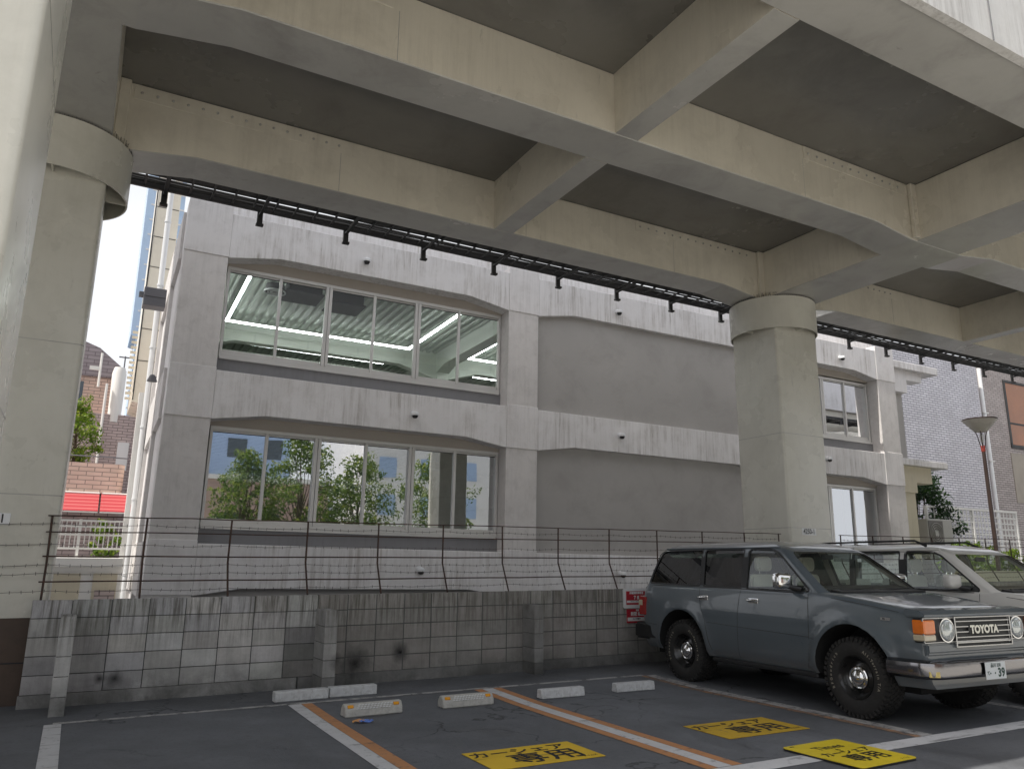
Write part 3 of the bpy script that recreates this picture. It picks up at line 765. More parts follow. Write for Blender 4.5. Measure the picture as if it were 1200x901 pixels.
# lit linear lamps hung from the upper ceiling
def lamp(label, pts):
    t = thing('linear_lamp', label, 'ceiling lamp', bw(pts[0][0], pts[0][1], 8.3)); t.rotation_euler = BROT
    P = [Vector((p[0]-pts[0][0], p[1]-pts[0][1], 0)) for p in pts]
    m = MB(); h = MB()
    for a, b_ in zip(P, P[1:]):
        d = (b_-a).normalized(); s = Vector((-d.y, d.x, 0)); L_ = (b_-a).length
        m.obox((a+b_)/2, d, s, (0,0,1), L_/2+.035, .035, .018)
        h.obox((a+b_)/2+Vector((0,0,.038)), d, s, (0,0,1), L_/2+.035, .038, .018)
        for f in (.15, .85):
            p = a+(b_-a)*f; h.tube([p+Vector((0,0,.05)), p+Vector((0,0,.33))], .006, 4)
    m.build('diffuser', M['tube'], t, local=True); h.build('housing', M['alu'], t, local=True)
lamp('long lit strip lamp bent into a wide U behind the upper left window', [(2.78, 1.95), (2.80, 5.95), (8.34, 6.02), (8.32, 1.9)])
lamp('lit straight strip lamp deeper in the room behind the upper left window', [(3.76, 8.17), (8.2, 8.2)])
lamp('lit angled strip lamp seen behind the rightmost pane of the upper left window', [(10.44, 2.1), (10.46, 6.08), (14.6, 6.14)])
lamp('short lit strip lamp low in the rightmost pane of the upper left window', [(11.7, 8.3), (14.2, 8.33)])
t = thing('linear_lamp', 'small lit ceiling lamp behind the first pane of the lower left window', 'ceiling lamp', bw(2.75, 1.1, 4.35)); t.rotation_euler = BROT
MB().box(-.06, .10, -.06, .06, -.02, .0).build('diffuser', M['tube'], t, local=True); MB().box(-.07, .11, -.07, .07, .001, .25).build('housing', M['alu'], t, local=True)
t = thing('linear_lamp', 'small lit ceiling lamp behind the fifth pane of the lower left window', 'ceiling lamp', bw(6.95, 1.2, 4.37)); t.rotation_euler = BROT
MB().box(-.12, .12, -.05, .05, -.02, .0).build('diffuser', M['tube'], t, local=True); MB().box(-.13, .13, -.06, .06, .001, .25).build('housing', M['alu'], t, local=True)
t = thing('linear_lamp', 'added strip lamp deep inside, brightening the lower left room', 'ceiling lamp', bw(3.2, 7.5, 4.42)); t.rotation_euler = BROT
MB().box(0, 5.2, -.04, .04, -.02, .0).build('diffuser', M['tube'], t, local=True); MB().box(-.02, 5.22, -.05, .05, .001, .1).build('housing', M['alu'], t, local=True)  # lamp added to brighten the lower room and its ceiling
# ceiling cassette units
def cassette(label, u, n, z=8.1):
    t = thing('air_conditioner', label, 'air conditioner', bw(u, n, z)); t.rotation_euler = BROT
    MB().box(-.42, .42, -.42, .42, .0, .28).build('casing', M['dark_in'], t, bevel=.02, local=True)
    MB().box(-.48, .48, -.48, .48, -.03, 0).build('panel', M['dark_in'], t, bevel=.01, local=True)
cassette('dark ceiling air conditioner behind the upper left window pane', 4.15, 2.5, 8.18)
cassette('smaller dark ceiling unit to the right of the first behind the upper left window', 5.35, 2.9, 8.22)
t = thing('ceiling_diffuser', 'round white ceiling air diffuser behind the upper left window', 'air diffuser', bw(3.45, 2.35, 8.12)); t.rotation_euler = BROT
m = MB()
for r in (.08, .15, .23): m.lathe([(r, 0), (r+.035, 0), (r+.035, .03), (r, .03)], (0,0,0), 'z', 32, closed=True)
m.build('rings', M['plainwhite'], t, local=True); MB().lathe([(0, .03), (.25, .03), (.22, .2), (0, .2)], (0,0,0), 'z', 24).build('neck', M['dark_in'], t, local=True)

# side and right hand annexe
bb('side_wall', M['conc'], (1.18, 1.55, .62, 6.3, -.3, 8.9))
bb('side_rib', M['conc_col'], (1.10, 1.19, 2.6, 3.1, -.3, 9.0), (1.10, 1.19, 5.8, 6.3, -.3, 9.0), (1.10, 1.19, .62, 6.3, 4.42, 5.49), (1.10, 1.19, .62, 6.3, 7.92, 9.0), (1.10, 1.19, .62, 6.3, 0.9, 1.95))
bb('rear_wall', M['conc'], (1.55, 23.6, 13.6, 13.8, -.3, 8.9), (1.3, 1.55, 6.3, 13.8, -.3, 8.9))
for (z0, z1, zc) in ((8.74, 9.0, 1), (5.28, 5.50, 0)):
    bb('annexe_canopy', M['conc_band'], (23.645, 26.95, .60, 4.5, z0, z1), bevel=.012)
bb('annexe_beam', M['conc'], (23.645, 25.38, .80, 1.3, 7.93, 8.738), (25.382, 26.28, .82, 1.28, 8.42, 8.738)); bb('annexe_beam', M['cream'], (23.645, 25.40, .80, 1.3, 4.36, 5.278), (25.402, 26.28, .82, 1.28, 4.72, 5.278))
bb('annexe_wall', M['panel'], (23.645, 25.32, 1.0, 6.0, 5.502, 7.928)); bb('annexe_column', M['cream'], (24.50, 25.32, .85, 1.4, -.3, 4.358)); bb('annexe_wall', M['cream'], (23.645, 24.498, 1.1, 5.0, -.3, 4.358))
bb('side_wall', M['conc'], (23.4, 23.64, .63, 13.6, -.3, 8.9))
m = MB(); m.tube([(25.45, 1.6, 4.66), (26.35, 1.6, 4.70)], .07, 10); m.build('eaves_pipe', M['plainwhite'], bld, local=True)

# dome security cameras
def seccam(label, u, z, lit=False):
    t = thing('security_camera', label, 'security camera', bw(u, .01, z)); t.rotation_euler = BROT
    m = MB(); m.lathe([(0, 0), (.075, 0), (.075, -.03), (.06, -.05), (0, -.05)], (0,0,0), 'y', 20); m.build('base', M['plainwhite'], t, smooth=True, local=True)
    m = MB(); m.lathe([(.0, .045), (.045, .04), (.075, .02), (.085, -.01), (.08, -.045), (0, -.045)], (0, -.11, 0), 'z', 20); m.build('body', M['plainwhite'], t, smooth=True, local=True)
    m = MB(); m.lathe([(.066, 0), (.062, -.03), (.045, -.055), (.0, -.068)], (0, -.11, -.046), 'z', 18); m.build('lens_dome', M['blackink'], t, smooth=True, local=True)
for lab, u, z in (('dome camera above the upper left window', 5.03, 8.45), ('dome camera between the upper and lower left windows', 6.39, 4.97), ('bright dome camera above the upper blind wall panel', 12.15, 8.44),
    ('dome camera between the upper and lower blind wall panels', 12.18, 5.03), ('dome camera above the upper window right of the bridge pier', 20.98, 8.42), ('dome camera half hidden by the bridge pier, between two windows', 20.01, 5.04),
    ('low dome camera under the lower left window', 6.70, 1.50), ('low dome camera under the lower blind panel near the SUV', 12.15, 1.49)):
    seccam('small white '+lab, u, z)
# ------------------------------------------------------------------ vegetation helper
def leaves(m, c, rad, n, size, rn, squash=1., up=.3):
    for _ in range(n):
        while True:
            p = Vector((rn.uniform(-1, 1), rn.uniform(-1, 1), rn.uniform(-1, 1)))
            if p.length < 1: break
        p = Vector((p.x, p.y, p.z*squash))*rad
        q = Vector(c)+p
        nrm = (p.normalized()*.8+Vector((rn.gauss(0, .6), rn.gauss(0, .6), rn.gauss(0, .6)+up))).normalized()
        a = nrm.orthogonal().normalized(); a = (Matrix.Rotation(rn.uniform(0, 6.28), 3, nrm)@a); b_ = nrm.cross(a); s = size*rn.uniform(.6, 1.3)
        m.t = max(0., min(1., .45+.35*p.z/(rad*squash+1e-6)+rn.gauss(0, .22)))
        m.add([q-a*s, q-b_*s*.45+nrm*s*.1, q+a*s, q+b_*s*.45+nrm*s*.1], [(0,1,2,3)])
def tree(label, name, cat, x, y, h, spread, seed, mat, group=None, z0=0, clumps=26, per=130, size=.09, trunk_r=.12, low=.35):
    rn = random.Random(seed); t = thing(name, label, cat, (x, y, z0), 0, group)
    m = MB(); ends = []
    top = Vector((rn.uniform(-.2, .2)*spread, rn.uniform(-.2, .2)*spread, h*.72))
    trunk = [Vector((0,0,-.1)), Vector((rn.uniform(-.1, .1), rn.uniform(-.1, .1), h*.25)), top*.6+Vector((0,0,h*.05)), top]
    m.tube(trunk, [trunk_r, trunk_r*.8, trunk_r*.55, trunk_r*.25], 8)
    for k in range(clumps):
        f = low+(1-low)*(k+.5)/clumps; a = k*2.4+rn.uniform(-.4, .4)
        rr = spread*(math.sin(math.pi*min(1., (f-low)/(1-low)*.86+.12)))*rn.uniform(.55, 1.0)
        e = Vector((math.cos(a)*rr, math.sin(a)*rr, h*f+rn.uniform(-.1, .1)*h*.3)); ends.append(e)
        b0 = Vector((0,0,h*(low*.6+(f-low)*.55))); mid = (b0+e)/2+Vector((0,0,-.04*h))
        m.tube([b0, mid, e], [trunk_r*.35, trunk_r*.2, trunk_r*.07], 5)
    m.build('trunk', M['bark'], t, local=True, smooth=True)
    L_ = MB()
    for e in ends:
        r = spread*rn.uniform(.26, .46)
        leaves(L_, e, r, per, size, rn, .75)
        for _ in range(3):
            o = Vector((rn.uniform(-1, 1), rn.uniform(-1, 1), rn.uniform(-.5, .8)))*r*1.1; leaves(L_, e+o, r*.45, per//5, size, rn)
    L_.build('crown', mat, t, local=True, fix=False)
    return t
# street trees across the road behind the camera (they show mirrored in the lower windows)
for i, (x, y, h, s) in enumerate(((6.5, -9.5, 7.2, 1.7), (9.4, -9.0, 8.2, 2.0), (12.8, -10, 7.2, 2.0), (17.5, -9.5, 8.0, 2.1), (24, -10, 8.4, 2.2))):
    tree('sunlit street tree mirrored in the lower window, %s of its row behind the camera' % ('first', 'second', 'third', 'fourth', 'fifth')[i], 'street_tree', 'tree', x, y, h, s, 20+i, M['leaf_sun'], 'street trees mirrored in the lower windows', clumps=30, per=110, size=.11, low=.30)
# ------------------------------------------------------------------ far side of the road behind the camera
def block(name, label, x0, x1, y0, y1, h, mat, wmat, nx, nz, face, group=None, ww=1.3, wh=1.4):
    t = thing(name, label, 'building', ((x0+x1)/2, (y0+y1)/2, 0), 0, group)
    MB().box(x0, x1, y0, y1, -.2, h).build('walls', mat, t); MB().box(x0-.15, x1+.15, y0-.15, y1+.15, h+.003, h+.3).build('roof', M['conc'], t)
    for i in range(nx):
        for k in range(nz):
            cx = x0+(x1-x0)*(i+.5)/nx; cz = 1.8+(h-1.5)*(k+.4)/nz
            y = y1 if face > 0 else y0
            MB().box(cx-ww/2, cx+ww/2, *( (y+.003, y+.05) if face > 0 else (y-.05, y-.003)), cz-wh/2, cz+wh/2).build('window', wmat, t, bevel=.01)
    return t
M['glassdark'] = surf('dark_window_glass', (.06, .08, .10), .06, .1, 2, None, 0, 0, None, 0)
M['bluewall'] = surf('blue_painted_wall', (.34, .46, .66), .6, .05, 1); M['pinkwall'] = surf('pink_brown_wall', (.42, .30, .27), .8, .06, 1); M['whitewall'] = surf('white_house_wall', (.70, .70, .70), .7, .04, 1, None, 0, .2)
block('shop_building', 'low pinkish building across the road behind the camera', -2., 13., -24, -18, 6.6, M['pinkwall'], M['glassdark'], 6, 1, 1)
block('shop_building', 'blue fronted building standing above the pinkish one behind the camera', -4., 12., -34, -27, 11.6, M['bluewall'], M['glassdark'], 6, 3, 1)
block('apartment_building', 'white apartment building with blue windows across the road behind the camera', 15.5, 40, -30, -18, 12, M['whitewall'], M['bluewall'], 8, 4, 1)
M['bounce_paving'] = surf('light_bounce_paving', (.50, .49, .46), .85, .08, .3, (.35, .34, .32), .3, 0, None, .2, 20)
m = MB(); m.quad((-390, -390, .012), (390, -390, .012), (390, 2.9, .012), (-390, 2.9, .012)); tag(m.build('road', M['bounce_paving']), kind='structure')  # pale ground added behind the camera to bounce sunlight up under the deck
block('sun_blocker_tower', 'tall added tower out of view, keeping the sun off the office facade', -26, -4.2, 12.4, 17.7, 46, M['whitewall'], M['glassdark'], 6, 14, -1)  # unseen tower added to block the sun from the facade ledges
# ------------------------------------------------------------------ left gap between pier and building
M['salmon_brick'] = brickmat('salmon_brick_tile', (.68, .50, .42), (.76, .57, .49), (.28, .21, .19), .42, .13)
M['brown_brick'] = brickmat('brown_brick_tile', (.50, .41, .40), (.58, .48, .46), (.18, .15, .15), .36, .115)
M['lilac_brick'] = brickmat('pale_lilac_brick_tile', (.62, .605, .645), (.72, .705, .745), (.15, .15, .19), .46, .125, msize=.016)
M['warm_brick'] = brickmat('warm_grey_brick_tile', (.42, .37, .35), (.52, .46, .44), (.13, .11, .11), .46, .125, msize=.016)
M['roofdark'] = brickmat('slate_roof', (.28, .24, .26), (.34, .30, .32), (.12, .10, .11), .5, .16)
M['cladding'] = surf('cream_metal_cladding', (.80, .74, .62), .3, .05, 1.5, None, 0, 0, None, 0)
M['sunwhite'] = surf('white_render', (.80, .79, .76), .7, .03, 1, None, 0, .15)
M['tower_glass'] = surf('pale_blue_tower_glass', (.42, .55, .72), .25, .04, .2, None, 0, 0, None, 0)
M['awning'] = None
def awnmat():
    m, nt, N, L = _nt('red_striped_awning'); v = mapping(nt); s = N.new('ShaderNodeSeparateXYZ'); L.new(v, s.inputs[0])
    w = mul(nt, mul(nt, s.outputs['Z'], 60.), 0., 'ADD'); w = mul(nt, w, 1., 'SINE')
    base = ramp(nt, w, [(.2, (.42, .03, .04)), (.9, (.52, .12, .12))]); _out(nt, bsdf(nt, base, .6)); return m
M['awning'] = awnmat()
hb = thing('brick_house', 'brown brick house with sloping dark roof in the gap beside the office building', 'house', (-2, 36, 0))
MB().box(-7, 1.5, 34, 40, -.2, 7.2).build('lower_wall', M['brown_brick'], hb)
MB().box(-7, .78, 34.6, 40, 7.2, 8.75).build('upper_wall', M['salmon_brick'], hb)
m = MB(); m.prism([(-7, 8.76), (.95, 8.76), (.95, 9.1), (-.1, 9.95), (-3, 11.0), (-7, 11.0)], 'y', 34.5, 41); m.build('roof', M['roofdark'], hb)
MB().lathe([(.24, 6.9), (.26, 8.9), (.2, 9.15), (0, 9.2)], (.70, 34.2, 0), 'z', 20).build('round_turret', M['sunwhite'], hb, smooth=True)
m = MB(); m.tube([(.30, 33.95, 4.0), (.30, 33.95, 8.4)], .05, 8); m.tube([(.0, 34.3, 8.3), (.0, 34.3, 9.7)], .045, 8); m.build('drainpipe', M['sunwhite'], hb)
MB().box(-.38, -.02, 33.9, 33.99, 8.9, 9.05).build('vent_box', M['sunwhite'], hb)
MB().box(-1.2, -.5, 33.93, 33.98, 7.4, 8.4).build('window', M['glassdark'], hb)
MB().box(.95, 1.35, 33.9, 33.98, 5.0, 6.1).build('white_panel', M['plainwhite'], hb)
m = MB(); m.tube([(.85, 34.6, 9.1), (.85, 34.6, 9.75)], .03, 6); m.tube([(.62, 34.6, 9.7), (1.08, 34.6, 9.7)], .03, 6); m.build('chimney_pipe', M['greybox'], hb)
bt = thing('brick_terrace', 'curved brown brick balcony wall above the red awnings', 'balcony', (0, 26.5, 0))
pts = [(-6, 26.4)]+[(1.02-.25+.25*math.sin(a), 26.65-.25*math.cos(a)) for a in [i*math.pi/16 for i in range(9)]]+[(1.02, 33.5), (-6, 33.5)]
MB().prism(pts, 'z', 3.52, 4.42).build('balcony_wall', M['salmon_brick'], bt)
MB().box(-5.9, .98, 27, 33, -.2, 3.5).build('ground_floor_wall', M['brown_brick'], bt)
m = MB(); m.tube([(-6, 26.45, 4.62), (1.1, 26.45, 4.62)], .02, 6); m.build('handrail', M['greybox'], bt)
for lab, x0, x1 in (('wider red striped awning left of the downpipe gap', -3.4, .42), ('narrower red striped awning next to the white wall', .47, 1.5)):
    t = thing('awning', lab, 'awning', ((x0+x1)/2, 26.2, 2.9))
    m = MB(); m.prism([(26.38, 3.50), (26.33, 3.50), (25.75, 2.96), (25.80, 2.92)], 'x', x0, x1); m.build('fabric', M['awning'], t)
    m = MB(); m.tube([(x0, 25.78, 2.93), (x1, 25.78, 2.93)], .025, 6); m.tube([(x0+.02, 26.34, 3.52), (x1, 26.34, 3.52)], .03, 6); m.build('frame', M['sunwhite'], t)
tr = tree('sunlit yellow-green bushy tree between the pier and the brick house', 'garden_tree', 'tree', -.45, 28.4, 2.15, .80, 5, M['leaf_bright'], z0=4.40, clumps=22, per=90, size=.06, trunk_r=.05, low=.12)
rl = thing('railing', 'white metal railing with close vertical bars in the gap beside the office building', 'railing', (.2, 20, 1.8))
m = MB(); x = -3.0
while x < .92: m.box(x-.011, x+.011, 19.99, 20.01, 1.84, 2.42); x += .095
m.build('bars', M['sunwhite'], rl)
m = MB()
for z in (1.82, 2.12, 2.30, 2.43): m.box(-3.05, .95, 19.975, 20.025, z-.02, z+.02)
m.build('rails', M['sunwhite'], rl)
for x in (-.95, .02, .93): MB().box(x-.03, x+.03, 19.96, 20.04, 1.6, 2.46).build('post', M['sunwhite'], rl)
ww = thing('garden_wall', 'sunlit white parapet wall with cream panels below the railing', 'wall', (.2, 20.2, 0))
MB().box(-4, .95, 19.85, 20.6, -.2, 1.60).build('wall', M['sunwhite'], ww)
MB().box(-4, .95, 19.70, 19.84, 1.42, 1.62).build('coping', M['sunwhite'], ww, bevel=.01)
for x0, x1 in ((-1.2, .16), (.40, .88)): MB().box(x0, x1, 19.83, 19.847, -.1, 1.28).build('panel', M['cream'], ww)
MB().box(.46, .86, 19.80, 19.828, .3, .92).build('recess', M['brown_brick'], ww)
tree('leafy plant growing behind the white balcony railing', 'potted_shrub', 'shrub', .55, 21.2, 2.45, .38, 9, M['leaf_bright'], clumps=10, per=60, size=.05, trunk_r=.03, low=.6)
nb = thing('clad_building', 'cream metal clad neighbouring building squeezed between the sky and the office building', 'building', (1.2, 25.5, 0))
m = MB(); m.prism([(.985, 14.), (.95, 8.0), (.92, 6.15), (1.62, 6.0), (1.62, 14.)], 'y', 25, 27.5); m.build('metal_cladding', M['cladding'], nb)
m = MB()
for z in (7.4, 8.4, 9.4, 10.4, 11.4, 12.4): m.box(.96, 1.6, 24.985, 24.997, z, z+.018)
m.box(.925, .955, 24.97, 25.3, 6.2, 14.0); m.build('panel_joints', M['gasket'], nb)
MB().box(1.22, 1.62, 26.0, 27.4, -.2, 8.).build('white_wall', M['sunwhite'], nb)
m = MB()
for k in range(14): m.box(.74, .90, 25.6, 25.63, 6.3+k*.16, 6.38+k*.16)
m.build('louvre', M['cladding'], nb)
tw = thing('glass_tower', 'distant pale blue tower rising beside the cream cladding', 'tower', (3, 62, 0))
m = MB(); m.prism([(1.55, 36), (1.62, 17.4), (1.98, 17.3), (1.98, -1), (4.2, -1), (4.2, 36)], 'y', 60, 64); m.build('walls', M['tower_glass'], tw)
m = MB()
for k in range(30): m.box(1.9, 4.21, 59.98, 59.995, k*1.2, k*1.2+.12)
m.build('floor_bands', M['whitewall'], tw)
dp = thing('downpipe', 'white downpipe with joints running down past the office building corner', 'downpipe', (1.19, 22.5, 0))
m = MB(); m.tube([(1.19, 22.5, -.1), (1.19, 22.5, 13.)], .075, 14); m.build('pipe', M['plainwhite'], dp, smooth=True)
m = MB()
for z in (1.2, 3.1, 5.0, 7.2, 9.0, 10.9): m.lathe([(.078, 0), (.09, .0), (.09, .05), (.078, .05)], (1.19, 22.5, z), 'z', 14)
m.build('collars', M['plainwhite'], dp)
MB().box(1.0, 1.12, 22.7, 22.9, -.1, 6.0).build('white_post', M['sunwhite'], dp)
t = thing('junction_box', 'slate grey box mounted high beside the downpipe', 'box', (.96, 19.6, 7.5))
MB().box(.70, 1.19, 19.5, 19.9, 7.50, 7.95).build('box', M['greybox'], t, bevel=.01); MB().box(.70, 1.19, 19.49, 19.499, 7.715, 7.727).build('lid_seam', M['gasket'], t); MB().box(.60, .698, 19.6, 19.7, 7.72, 7.84).build('bracket', M['greybox'], t)
t = thing('conical_lamp', 'small grey cone shaped spotlight on the office building side', 'lamp', (1.0, 18.2, 5.4))
MB().lathe([(.0, .1), (.05, .08), (.11, -.06), (0, -.06)], (1.02, 18.2, 5.45), 'z', 16).build('shade', M['greybox'], t, smooth=True); MB().box(1.02, 1.10, 18.18, 18.22, 5.46, 5.50).build('arm', M['greybox'], t)

# ------------------------------------------------------------------ right background
rb = thing('brick_building', 'tall building clad in pale lilac brick tiles behind the street lamp', 'building', (46, 27, 0))
MB().box(33.0, 42.75, 24.0, 34, -.2, 12.6).build('front_wall', M['lilac_brick'], rb)
MB().box(42.752, 62, 24.5, 34, -.2, 12.9).build('recessed_wall', M['warm_brick'], rb)
f = MB(); f.box(46.15, 46.3, 24.44, 24.498, 8.3, 12.3); f.box(48.8, 49., 24.44, 24.498, 8.3, 12.3); f.box(46.3, 48.8, 24.44, 24.498, 12.15, 12.3); f.box(46.3, 48.8, 24.44, 24.498, 8.3, 8.5); f.box(46.3, 48.8, 24.45, 24.498, 9.7, 9.8)
w = f.build('window', M['gasket'], rb); w['_org'] = tuple(rb.location)
MB().box(46.3, 48.8, 24.47, 24.496, 8.5, 12.15).build('pane', surf('brown_curtained_pane', (.30, .11, .04), .2, .15, .6, None, 0, 0, None, 0), w)
MB().box(46.0, 49., 24.47, 24.498, 5.2, 8.0).build('window', surf('beige_shutter', (.34, .30, .25), .6), rb)
dp2 = thing('downpipe', 'bright downpipe running down the brick building behind the street lamp', 'downpipe', (43.55, 24.3, 0))
m = MB(); m.tube([(43.55, 24.3, -.1), (43.55, 24.3, 12.6)], .11, 12); m.build('pipe', surf('bright_metal_pipe', (.85, .85, .85), .3, .03, 2, None, 0, 0, None, 0), dp2, smooth=True)
m = MB()
for z in (2., 4.6, 7.3, 10.): m.box(43.3, 43.8, 24.18, 24.42, z, z+.06)
m.build('clips', M['alu'], dp2)

sl = thing('street_lamp', 'dark brown street lamp with a wide glass bowl top in front of the brick building', 'street lamp', (26.55, 15, 0))
M['lampbrown'] = surf('dark_brown_lamp_post', (.045, .028, .024), .4, .1, 3, None, 0, 0, None, 0)
m = MB(); m.tube([(0,0,-.05), (0,0,.5), (0,0,.52), (0,0,5.55)], [.10, .10, .075, .058], 14); m.build('pole', M['lampbrown'], sl, smooth=True, local=True)
MB().lathe([(.062, 5.42), (.07, 5.45), (.07, 5.6), (.062, 5.63)], (0,0,0), 'z', 14).build('red_band', surf('red_band', (.25, .03, .02), .5), sl, local=True)
m = MB()
for k in range(4):
    a = k*math.pi/2+.4; m.tube([(.05*math.cos(a), .05*math.sin(a), 5.5), (.12*math.cos(a), .12*math.sin(a), 5.95), (.17*math.cos(a), .17*math.sin(a), 6.12)], .016, 6)
m.build('cage', M['lampbrown'], sl, local=True)
MB().lathe([(.0, 5.72), (.06, 5.74), (.07, 6.0), (.0, 6.02)], (0,0,0), 'z', 16).build('lamp_glass', M['plainwhite'], sl, smooth=True, local=True)
MB().lathe([(.14, 6.10), (.20, 6.12), (.50, 6.46), (.53, 6.50), (.48, 6.50), (.18, 6.16), (.13, 6.14)], (0,0,0), 'z', 36, closed=True).build('bowl', surf('frosted_bowl', (.50, .47, .42), .25, .04, 3, None, 0, 0, None, 0), sl, smooth=True, local=True)
MB().lathe([(.525, 6.50), (.545, 6.505), (.545, 6.54), (.0, 6.57)], (0,0,0), 'z', 36).build('rim', M['lampbrown'], sl, smooth=True, local=True)

ac = thing('outdoor_unit', 'beige air conditioning outdoor unit standing beside the office annexe', 'air conditioner', (27.6, 17.9, 0))
MB().box(26.85, 28.35, 17.5, 18.3, 2.25, 3.32).build('casing', M['greyplastic'], ac, bevel=.02)
MB().box(26.90, 27.75, 17.485, 17.498, 2.32, 3.25).build('grille_panel', surf('dark_grille', (.13, .12, .11), .5), ac)
m = MB()
for r in (.12, .20, .28, .36): m.lathe([(r, 0), (r+.014, 0), (r+.014, -.02), (r, -.02)], (27.33, 17.482, 2.8), 'y', 28, closed=True)
m.box(27.24, 27.42, 17.465, 17.48, 2.71, 2.89); m.build('fan_guard', M['greyplastic'], ac)
MB().box(26.95, 28.25, 17.55, 18.25, 0, 2.245).build('stand', M['panel'], ac)
lt = thing('lattice_fence', 'white square lattice screen beside the outdoor unit, half in sunlight', 'fence', (33, 19, 0))
m = MB(); x = 29.2
while x < 35.3: m.box(x-.03, x+.03, 18.99, 19.01, .2, 3.9); x += .24
m.build('vertical_slats', M['sunwhite'], lt)
m = MB(); z = .3
while z < 3.9: m.box(29.2, 35.3, 18.965, 18.988, z-.028, z+.028); z += .24
m.build('horizontal_slats', M['sunwhite'], lt)
m = MB(); m.box(29.1, 35.4, 18.93, 19.06, 3.9, 3.98); m.build('top_rail', M['sunwhite'], lt)
for x in (29.15, 32.2, 35.35): MB().box(x-.05, x+.05, 18.94, 19.05, 0, 3.9).build('post', M['sunwhite'], lt)
tree('dark evergreen tree leaning out beside the office annexe', 'evergreen_tree', 'tree', 29.9, 19.9, 5.5, 1.5, 33, M['leaf_dark'], clumps=22, per=110, size=.10, trunk_r=.1, low=.45)
for i, (x, y, h, s) in enumerate(((25.0, 15.3, 2.25, .55), (26.2, 15.6, 2.35, .6), (27.6, 15.3, 2.1, .55), (29.0, 15.8, 2.2, .6))):
    tree(('bright green shrub above the white SUV roof, leftmost of the row', 'bright green shrub just left of the street lamp post', 'bright green shrub just right of the street lamp post', 'bright green shrub at the right end of the row behind the white SUV')[i],
         'garden_shrub', 'shrub', x, y, h, s, 50+i, M['leaf_bright'], 'bright shrubs behind the wall', clumps=14, per=60, size=.06, trunk_r=.03, low=.4)
t = thing('planter_wall', 'low cream wall below the bright shrubs behind the fence', 'wall', (27, 14.7, 0)); MB().box(23.5, 33, 14.5, 14.7, -.1, 1.5).build('wall', M['cream'], t)
# ------------------------------------------------------------------ vehicles (local frame: +x forward from the rear axle, +y left, z up)
def carpaint(name, col, rough=.32):
    m, nt, N, L = _nt(name); v = mapping(nt); n = noise(nt, v, 1.5, 6); d = noise(nt, v, 14, 6, .7)
    base = ramp(nt, n, [(.3, tuple(c*.95 for c in col)), (.7, tuple(c*1.05 for c in col))])
    sz = N.new('ShaderNodeSeparateXYZ'); L.new(mapping(nt), sz.inputs[0])
    low = ramp(nt, sz.outputs['Z'], [(.45, .5), (.85, .0)])
    base = mixrgb(nt, mul(nt, low, ramp(nt, d, [(.3, .2), (.7, 1.)])), base, (.12, .11, .10))
    rr = ramp(nt, d, [(.3, rough*.85), (.75, rough*1.25)])
    _out(nt, bsdf(nt, base, rr, .0, None, .9, .5)); return m
M['paint_blue'] = carpaint('grey_blue_car_paint', (.085, .105, .122))
M['paint_white'] = carpaint('pearl_white_car_paint', (.56, .55, .525))
M['well'] = surf('wheel_well_black', (.008, .008, .008), .9, .1, 4, None, 0, 0, None, 0)
M['trim'] = surf('black_car_trim', (.014, .014, .015), .5, .1, 5, None, 0, 0, None, .05)
M['rubber'] = surf('tyre_rubber', (.017, .0165, .016), .78, .15, 6, (.06, .055, .05), .4, 0, None, .2, 60)
M['blackrim'] = surf('black_steel_wheel', (.012, .012, .012), .3, .1, 5, None, 0, 0, None, 0, coat=.4)
M['carglass'] = glass('clear_car_glass', (.93, .96, .94), .02, 0, False)
M['privacy'] = glass('privacy_car_glass', (.30, .31, .31), .04, 0, False)
M['windscreen'] = glass('windscreen_glass', (.93, .96, .94), .04, 0, False)
M['seat'] = surf('light_grey_seat_fabric', (.62, .61, .54), .85, .06, 4, None, 0, 0, None, .1)
M['dash'] = surf('dark_dashboard', (.02, .02, .02), .7, .1, 4, None, 0, 0, None, 0)
M['lampglass'] = surf('headlamp_lens', (.55, .58, .58), .08, .05, 9, None, 0, 0, None, 0, metal=.6)
M['orange_lens'] = surf('orange_turn_lens', (.70, .16, .01), .15, .08, 20, None, 0, 0, None, 0, coat=1.)
M['clear_lens'] = surf('clear_marker_lens', (.50, .44, .32), .15, .08, 20, None, 0, 0, None, 0, coat=1.)
M['red_lens'] = surf('red_tail_lens', (.30, .01, .01), .15, .08, 20, None, 0, 0, None, 0, coat=1.)
M['bumper_steel'] = surf('satin_chrome_bumper', (.26, .255, .265), .12, .05, 3, (.3, .28, .26), .2, 0, None, .0, metal=1., rvar=.06)
M['lining'] = surf('grey_headlining', (.45, .44, .40), .9, .05, 3, None, 0, 0, None, 0)
M['dimchrome'] = surf('dull_chrome', (.42, .42, .42), .2, .05, 3, None, 0, 0, None, 0, metal=1.)
M['plate'] = surf('number_plate_white', (.66, .69, .70), .45, .02, 3, None, 0, 0, None, 0)
M['plateink'] = surf('number_plate_green', (.01, .045, .035), .5, .02, 3, None, 0, 0, None, 0)
M['fog'] = surf('yellow_fog_lens', (.55, .42, .10), .2, .1, 9, None, 0, 0, None, 0, coat=1.)
M['tyre_letter'] = surf('dusty_white_tyre_lettering', (.33, .30, .24), .8, .1, 9, None, 0, 0, None, 0)

